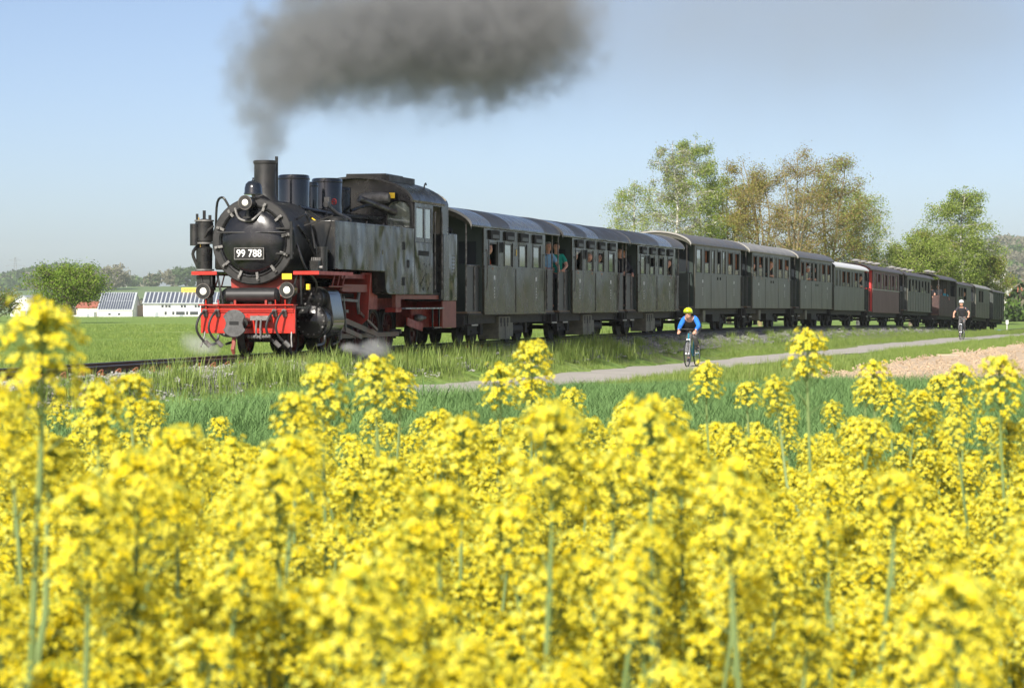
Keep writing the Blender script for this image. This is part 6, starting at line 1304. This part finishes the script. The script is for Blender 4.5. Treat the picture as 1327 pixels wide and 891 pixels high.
# ---- rape plants
def head_mesh(seed, L, nf, nb):
    """one raceme: open four petalled flowers round an axis, buds on top"""
    r_ = np.random.RandomState(seed); V, F, M = [], [], []
    def quad(a, b, c, d, mi): o = len(V); V.extend([a, b, c, d]); F.append((o, o + 1, o + 2, o + 3)); M.append(mi)
    for i in range(nf):
        u = ((i + r_.uniform(0, 1)) / nf) ** .72; z = L * u * .9; az = i * 2.4 + r_.uniform(-.3, .3); rad = (.037 * math.sqrt(max(0, 1 - (max(0, u - .45) / .60) ** 2)) + .006) * r_.uniform(.70, 1.12)
        out = np.array([math.cos(az), math.sin(az), 0]); c = np.array([0, 0, z + .014]) + out * rad + r_.normal(size=3) * .004; nrm = out * r_.uniform(.5, 1.1) + np.array([0, 0, .75]) + r_.normal(size=3) * .18; nrm /= np.linalg.norm(nrm)
        a = np.cross(nrm, [0.3, .2, 1]); a /= np.linalg.norm(a); b = np.cross(nrm, a); ph = r_.uniform(0, 1.57); sz = r_.uniform(.0054, .0070); mi = 0 if r_.rand() < .7 else 1
        for k in range(4):
            t = ph + k * math.pi / 2; d = a * math.cos(t) + b * math.sin(t); e = -a * math.sin(t) + b * math.cos(t); lift = r_.uniform(.1, .45)
            b0 = c + d * sz * .18; m0 = c + d * sz * .74 + nrm * sz * lift; t0 = c + d * sz * 1.2 + nrm * sz * lift * .55; wd_ = r_.uniform(.42, .55)
            quad(b0 - e * sz * .10, m0 - e * sz * wd_, m0 + e * sz * wd_, b0 + e * sz * .10, mi); quad(m0 - e * sz * wd_, t0 - e * sz * wd_ * .55, t0 + e * sz * wd_ * .55, m0 + e * sz * wd_, mi)
        base = np.array([0, 0, z - .004]); s_ = np.cross(out, [0, 0, 1]) * .0009; quad(base - s_, base + s_, c + s_, c - s_, 3)
        if r_.rand() < .8: quad(c - a * .003, c + b * .003 + nrm * .002, c + a * .003 + nrm * .006, c - b * .003 + nrm * .004, 2)
    for i in range(nb):
        az = i * 2.4; rad = .017 * math.sqrt(i / nb) + .001; c = np.array([math.cos(az) * rad, math.sin(az) * rad, L * .90 + .012 * (1 - (i / nb))]); w_ = .0042; h = .0085
        for k in range(2):
            d = np.array([math.cos(az + k * 1.57), math.sin(az + k * 1.57), 0]) * w_; quad(c - [0, 0, h], c + d, c + [0, 0, h], c - d, 2 if r_.rand() < .7 else 1)
    for i in range(5):                                               # young pods below
        az = i * 2.4; d = np.array([math.cos(az), math.sin(az), .6]); s_ = np.cross(d, [0, 0, 1]); s_ /= np.linalg.norm(s_); b0 = np.array([0, 0, -.01 - .012 * i]); quad(b0 - s_ * .001, b0 + s_ * .001, b0 + d * .04 + s_ * .0015, b0 + d * .04 - s_ * .0015, 3)
    ax = [np.array([0, 0, -.07]), np.array([0, 0, L * .9])]
    for k in range(3): a0 = np.array([math.cos(k * 2.09), math.sin(k * 2.09), 0]) * .0022; a1 = np.array([math.cos(k * 2.09 + 2.09), math.sin(k * 2.09 + 2.09), 0]) * .0022; quad(ax[0] + a0, ax[0] + a1, ax[1] + a1 * .6, ax[1] + a0 * .6, 3)
    return np.array(V), np.array(F), np.array(M)
RM = ['petal', 'petal_deep', 'bud', 'rape_stem', 'rape_leaf']
HD = [head_mesh(100 + i, (.088, .118, .072, .138, .062, .10)[i], (88, 112, 70, 128, 60, 98)[i], 34) for i in range(6)]
HM = [np_mesh('flower_head', *h[:2], RM, h[2]) for h in HD]
def plant_variant(seed):
    r_ = random.Random(seed); H = 1.27; st = MB(); lf = ([], []); heads = []
    bend = (r_.uniform(-.06, .06), r_.uniform(-.06, .06)); main = [Vector((bend[0] * (u ** 2), bend[1] * (u ** 2), H * u)) for u in np.linspace(0, 1, 7)]
    st.tube(main, [.0075, .007, .0065, .006, .005, .004, .003], 6); heads.append((main[-1], Vector((bend[0] * .3, bend[1] * .3, 1)), r_.choice((1, 3, 5)), r_.uniform(1.0, 1.2)))
    def leaf(p, az, ln, wd, dz):
        o = len(lf[0]); d = Vector((math.cos(az), math.sin(az), 0)); s = Vector((-d.y, d.x, 0))
        for u, k in ((0, .35), (.3, 1), (.65, .8), (1, .06)): q = p + d * ln * u + Vector((0, 0, dz * u - .5 * ln * u * u)); lf[0].extend([q - s * wd * k + Vector((0, 0, wd * k * .4)), q, q + s * wd * k + Vector((0, 0, wd * k * .4))])
        for i in range(3):
            for j in range(2): lf[1].append((o + 3 * i + j, o + 3 * i + j + 1, o + 3 * i + j + 4, o + 3 * i + j + 3))
    nb = r_.randint(4, 6)
    for i in range(nb):
        zt = .71 + .245 * (i + r_.random()) / nb; u = zt - r_.uniform(.16, .30); az = i * 2.4 + r_.uniform(-.4, .4); j = int(u * 6); p0 = main[j].lerp(main[min(j + 1, 6)], u * 6 - j); ln = r_.uniform(.06, .16) + (1 - zt) * .2; up = H * zt - p0.z
        p2 = p0 + Vector((math.cos(az) * ln, math.sin(az) * ln, up)); p1 = p0.lerp(p2, .5) + Vector((math.cos(az), math.sin(az), -.4)) * .04
        if p2.z > H * .985: p2.z = H * .985 - r_.uniform(0, .08)
        st.tube([p0, p1, p2], [.005, .004, .0028], 5); heads.append((p2, Vector((math.cos(az) * .25, math.sin(az) * .25, 1)), r_.choice((0, 1, 2, 3, 4, 5)), r_.uniform(.85, 1.1))); leaf(p0, az + .2, r_.uniform(.08, .15), r_.uniform(.014, .024), .05)
    for i in range(8): u = .15 + .5 * i / 8; leaf(main[int(u * 6)], i * 2.4 + 1, r_.uniform(.14, .24), r_.uniform(.025, .05), r_.uniform(.02, .1))
    return st, lf, heads
PV = []
for i in range(10):
    st, lf, heads = plant_variant(200 + i); PV.append((st, lf, heads, st.mesh('stem', 'rape_stem', True), np_mesh('leaf', [tuple(v) for v in lf[0]], lf[1], ['rape_leaf'], smooth=True)))
# where the plants stand: chosen tall ones first, then a jittered crop
spots = []; r_ = random.Random(77)
def ztop(py, d): return CAMZ - (py - 392) / FPX * d
for px, pyt, d in ((14, 402, 3.4), (204, 478, 5.6), (376, 498, 5.2), (428, 497, 5.8), (520, 478, 6.2), (496, 500, 7.6), (560, 540, 7.5), (640, 490, 7.2), (687, 470, 7.0), (712, 498, 7.8), (684, 560, 3.4), (855, 530, 3.6), (893, 575, 3.9), (930, 492, 8.2), (1000, 612, 3.2),
                   (1059, 446, 6.9), (1096, 500, 8.6), (1152, 487, 7.9), (1168, 520, 8.4), (1228, 500, 8.6), (1256, 502, 8.0), (1316, 488, 6.4), (755, 528, 8.6), (985, 505, 8.8), (810, 545, 7.0), (590, 545, 5.0), (405, 600, 3.4), (230, 545, 3.9), (120, 505, 5.2), (60, 520, 4.2), (150, 560, 3.2),
                   (510, 745, 2.6), (1175, 760, 2.6), (90, 640, 3.0), (1290, 640, 3.2), (620, 610, 3.5), (1100, 590, 3.9), (760, 590, 4.2), (340, 560, 4.4)):
    x = (px - CXP) / FPX * d; spots.append((x, d, ztop(pyt, d) / 1.40, True))
Yc = 1.95
while Yc < 10.2:
    hw_ = .2075 * Yc + 2.6; st_ = .165
    x = -hw_
    while x < hw_:
        xx = x + r_.uniform(-.09, .09); yy = Yc + r_.uniform(-.09, .09)
        edge = 9.3 - .18 * xx + .3 * math.sin(xx * 2.1)
        lim = .93
        d = math.hypot(xx, yy)
        keep = True
        if d < 2.2: keep = False
        if d < 4.6 and r_.random() < .36: keep = False
        if yy > edge: keep = False
        if keep: spots.append((xx, yy, (1.105 + .07 * r_.gauss(0, 1) + .16 * max(0, 1 - (yy - 2) / 3.2)) / 1.36, abs(xx) < .2075 * yy + .12))
        x += st_
    Yc += st_
inview = [s for s in spots if s[3]]; rest = [s for s in spots if not s[3]]
first = inview[:39]; others = sorted(inview[39:], key=lambda s: s[1])
# largest-looking 300 are plants of their own; thin the choice so that they are spread from the nearest outwards
indiv = first + others[:261]; rest += others[261:]
for (x, y, k, _) in indiv:
    v = r_.randrange(len(PV)); st, lf, heads, sm, lm = PV[v]; az = r_.uniform(0, 6.28)
    root = empty('rapeseed_plant', (x, y, float(ground_h(x, y))), az, 'yellow flowering rapeseed plant near the front of the field', 'plant', 'rapeseed plants in the foreground'); root.scale = (k * 1.05, k * 1.05, k)
    inst('stem', sm, root); inst('foliage', lm, root)['kind'] = 'stuff'
    for hp, hd, hi, hs in heads: inst('flower_head', HM[hi], root, hp, hd.to_track_quat('Z', 'Y').to_euler(), hs)
# the rest of the crop as one mass
def pv_arrays(v):
    st, lf, heads, sm, lm = PV[v]; vs, fs, ms = [], [], []; o = 0
    a = np.array(st.v); f = np.array([q for q in st.f if len(q) == 4]); vs.append(a); fs.append(f); ms.append(np.full(len(f), 3)); o += len(a)
    a = np.array([tuple(q) for q in lf[0]]); f = np.array(lf[1]) + o; vs.append(a); fs.append(f); ms.append(np.full(len(f), 4)); o += len(a)
    for hp, hd, hi, hs in heads:
        M = np.array(hd.to_track_quat('Z', 'Y').to_matrix()) * hs; a = HD[hi][0] @ M.T + np.array(hp); vs.append(a); fs.append(HD[hi][1] + o); ms.append(HD[hi][2]); o += len(a)
    return np.concatenate(vs), np.concatenate(fs), np.concatenate(ms)
PA = [pv_arrays(v) for v in range(len(PV))]
PM = [np_mesh('rape_clump', a_, f_, RM, m_) for a_, f_, m_ in PA]
scatter('rapeseed_crop', PM, [(x, y, float(ground_h(x, y))) for x, y, k, _ in rest], [(0, 0, r_.uniform(0, 6.28)) for _ in rest], [s_[2] for s_ in rest], [r_.randrange(len(PM)) for _ in rest], 'dense mass of yellow flowering rapeseed towards the far field edge', 'rapeseed')

# ------------------------------------------------------------------ smoke, steam, haze
def plume(name, label, cat, pts, rads, lo, hi, res, colour, dens, nscale=.9, amp=1.1, soft=.75, aniso=.1, amp2=None, fade=None, kind='stuff'):
    """volume built on a grid: distance to a chain of puffs, broken up by noise"""
    P, Rr = [], []
    for i in range(len(pts) - 1):
        a, b = Vector(pts[i]), Vector(pts[i + 1])
        for j in range(14): u = j / 14; P.append(tuple(a.lerp(b, u))); Rr.append(((rads[i] * (1 - u) + rads[i + 1] * u), fade[i] * (1 - u) + fade[i + 1] * u if fade else 1))
    me = bpy.data.meshes.new(name); me.from_pydata(P, [], []); a = me.attributes.new('rad', 'FLOAT', 'POINT'); a.data.foreach_set('value', [q[0] for q in Rr]); a = me.attributes.new('fad', 'FLOAT', 'POINT'); a.data.foreach_set('value', [q[1] for q in Rr])
    o = inst(name, me); tag(o, label, cat, kind=kind)
    m = bpy.data.materials.new(name); m.use_nodes = True; t = m.node_tree; t.nodes.clear(); out = t.nodes.new('ShaderNodeOutputMaterial'); pv = t.nodes.new('ShaderNodeVolumePrincipled')
    pv.inputs['Color'].default_value = (*colour, 1); pv.inputs['Density'].default_value = dens; pv.inputs['Anisotropy'].default_value = aniso; pv.inputs['Density Attribute'].default_value = 'density'; t.links.new(pv.outputs[0], out.inputs['Volume'])
    g = bpy.data.node_groups.new(name, 'GeometryNodeTree'); g.interface.new_socket('Geometry', in_out='INPUT', socket_type='NodeSocketGeometry'); g.interface.new_socket('Geometry', in_out='OUTPUT', socket_type='NodeSocketGeometry')
    N = g.nodes; Lk = g.links.new; gi = N.new('NodeGroupInput'); go = N.new('NodeGroupOutput'); vc = N.new('GeometryNodeVolumeCube'); vc.inputs['Min'].default_value = lo; vc.inputs['Max'].default_value = hi
    for ax, r0 in zip('XYZ', res): vc.inputs['Resolution ' + ax].default_value = r0
    pos = N.new('GeometryNodeInputPosition')
    def math_(op, a, b=None, c=None):
        q = N.new('ShaderNodeMath'); q.operation = op
        for i, v in enumerate((a, b, c)):
            if v is None: continue
            if isinstance(v, (int, float)): q.inputs[i].default_value = v
            else: Lk(v, q.inputs[i])
        return q.outputs[0]
    def noise(sc_, det, off=0):
        n = N.new('ShaderNodeTexNoise'); n.inputs['Scale'].default_value = sc_; n.inputs['Detail'].default_value = det; n.inputs['Roughness'].default_value = .6; ad = N.new('ShaderNodeVectorMath'); ad.operation = 'ADD'; Lk(pos.outputs[0], ad.inputs[0]); ad.inputs[1].default_value = (off, off * 2, off); Lk(ad.outputs[0], n.inputs['Vector']); return n.outputs[0]
    px = N.new('GeometryNodeProximity'); px.target_element = 'POINTS'; Lk(gi.outputs[0], px.inputs[0]); dist = px.outputs['Distance']
    sn = N.new('GeometryNodeSampleNearest'); sn.domain = 'POINT'; Lk(gi.outputs[0], sn.inputs[0])
    def samp(nm):
        na = N.new('GeometryNodeInputNamedAttribute'); na.data_type = 'FLOAT'; na.inputs[0].default_value = nm; si = N.new('GeometryNodeSampleIndex'); si.data_type = 'FLOAT'; si.domain = 'POINT'; Lk(gi.outputs[0], si.inputs[0]); Lk(na.outputs[0], si.inputs[1]); Lk(sn.outputs[0], si.inputs[2]); return si.outputs[0]
    rad, fad = samp('rad'), samp('fad')
    base = math_('SUBTRACT', 1.0, math_('DIVIDE', dist, rad))
    n1 = math_('MULTIPLY', math_('SUBTRACT', noise(nscale, 5), .5), amp); n2 = math_('MULTIPLY', math_('SUBTRACT', noise(nscale * 2.7, 6, 5), .5), amp2 or amp * .55)
    v = math_('ADD', math_('ADD', base, n1), n2)
    mr = N.new('ShaderNodeMapRange'); mr.interpolation_type = 'SMOOTHSTEP'; mr.inputs[1].default_value = 0.0; mr.inputs[2].default_value = soft; Lk(v, mr.inputs[0])
    core = N.new('ShaderNodeMapRange'); core.inputs[1].default_value = 1.5; core.inputs[2].default_value = 1.0; Lk(math_('DIVIDE', dist, rad), core.inputs[0])
    Lk(math_('MULTIPLY', math_('MULTIPLY', mr.outputs[0], fad), core.outputs[0]), vc.inputs['Density'])
    sm = N.new('GeometryNodeSetMaterial'); sm.inputs['Material'].default_value = m; Lk(vc.outputs[0], sm.inputs[0]); Lk(sm.outputs[0], go.inputs[0]); o.modifiers.new('plume', 'NODES').node_group = g
    return o
Lm = Matrix.Translation((trX(LY), LY, .77)) @ Matrix.Rotation(math.pi / 2 - Lh, 4, 'Z')
def lw(x, y, z): return tuple(Lm @ Vector((x, y, z)))
sm_pts = [lw(*q) for q in ((1.48, 0, 3.40), (1.50, 0, 3.75), (1.5, 0, 4.2), (1.7, 0, 4.8), (2.5, 0, 5.45), (4.4, 0, 5.9), (7.5, 0, 6.3), (11, 0, 6.75), (15, 0, 7.2), (19, .2, 7.8), (23, .4, 8.3), (27, .5, 8.8))]
plume('smoke_plume', 'dark grey smoke plume drifting back from the chimney', 'smoke', sm_pts, (.34, .55, .78, .98, 1.15, 1.30, 1.45, 1.65, 1.85, 2.05, 2.1, 1.9), (-7.5, 42, 3.95), (6, 73.5, 12.4), (175, 400, 115), (.40, .405, .41), 2.0, nscale=.8, amp=1.5, soft=1.15, amp2=2.1, fade=(1.6, 1.3, 1.0, .95, 1, 1.1, 1.1, 1.1, 1.05, .85, .5, .15))
sm2 = [lw(*q) for q in ((4, .2, 5.3), (13, .5, 6.2), (22, .6, 7.9), (34, 0, 9.6), (50, -1, 11.5), (70, -3, 14.0), (105, -8, 18))]
plume('thin_smoke', 'thin grey smoke veil trailing above the carriages', 'smoke', sm2, (1.2, 2.2, 3.3, 4.8, 6.5, 8.5, 10), (-10, 44, 1.5), (52, 158, 32), (80, 140, 60), (.50, .50, .50), .042, nscale=.3, amp=1.2, soft=1.3, fade=(3, 2.2, 1.1, .9, .8, .7, .6))
c1 = lw(2.2, -1.25, .12); c2 = lw(3.9, -1.5, .06); c3 = lw(.9, .75, .12); c4 = lw(1.5, 1.5, .22)
plume('steam_puff', 'white steam puff drifting low beside the cylinder', 'steam', [c1, tuple((Vector(c1) + Vector(c2)) / 2 + Vector((0, 0, -.03))), c2], (.10, .22, .24), tuple(min(a, b) - .5 for a, b in zip(c1, c2)), tuple(max(a, b) + .5 for a, b in zip(c1, c2)), (60, 60, 40), (.97, .97, .97), 2.4, nscale=2.6, amp=1.5, fade=(1, .8, .35))
plume('steam_wisp', 'faint steam wisp on the far side of the buffer beam', 'steam', [c3, tuple((Vector(c3) + Vector(c4)) / 2), c4], (.14, .22, .24), tuple(min(a, b) - .5 for a, b in zip(c3, c4)), tuple(max(a, b) + .5 for a, b in zip(c3, c4)), (50, 50, 40), (.95, .95, .95), 2.2, nscale=2.4, amp=1.5, fade=(1, .8, .4))
hzb = MB().box(-2200, 2200, -45, 3400, -9, 75); hz = bpy.data.meshes.new('haze'); hz.from_pydata(hzb.v, [], hzb.f)
m = bpy.data.materials.new('haze'); m.use_nodes = True; t = m.node_tree; t.nodes.clear(); out = t.nodes.new('ShaderNodeOutputMaterial'); pv = t.nodes.new('ShaderNodeVolumePrincipled'); pv.inputs['Color'].default_value = (.86, .93, 1, 1); pv.inputs['Density'].default_value = .00011; pv.inputs['Anisotropy'].default_value = 0.0
t.links.new(pv.outputs[0], out.inputs['Volume']); hz.materials.append(m); tag(inst('haze', hz), 'thin pale spring haze over the fields', 'haze', kind='stuff')
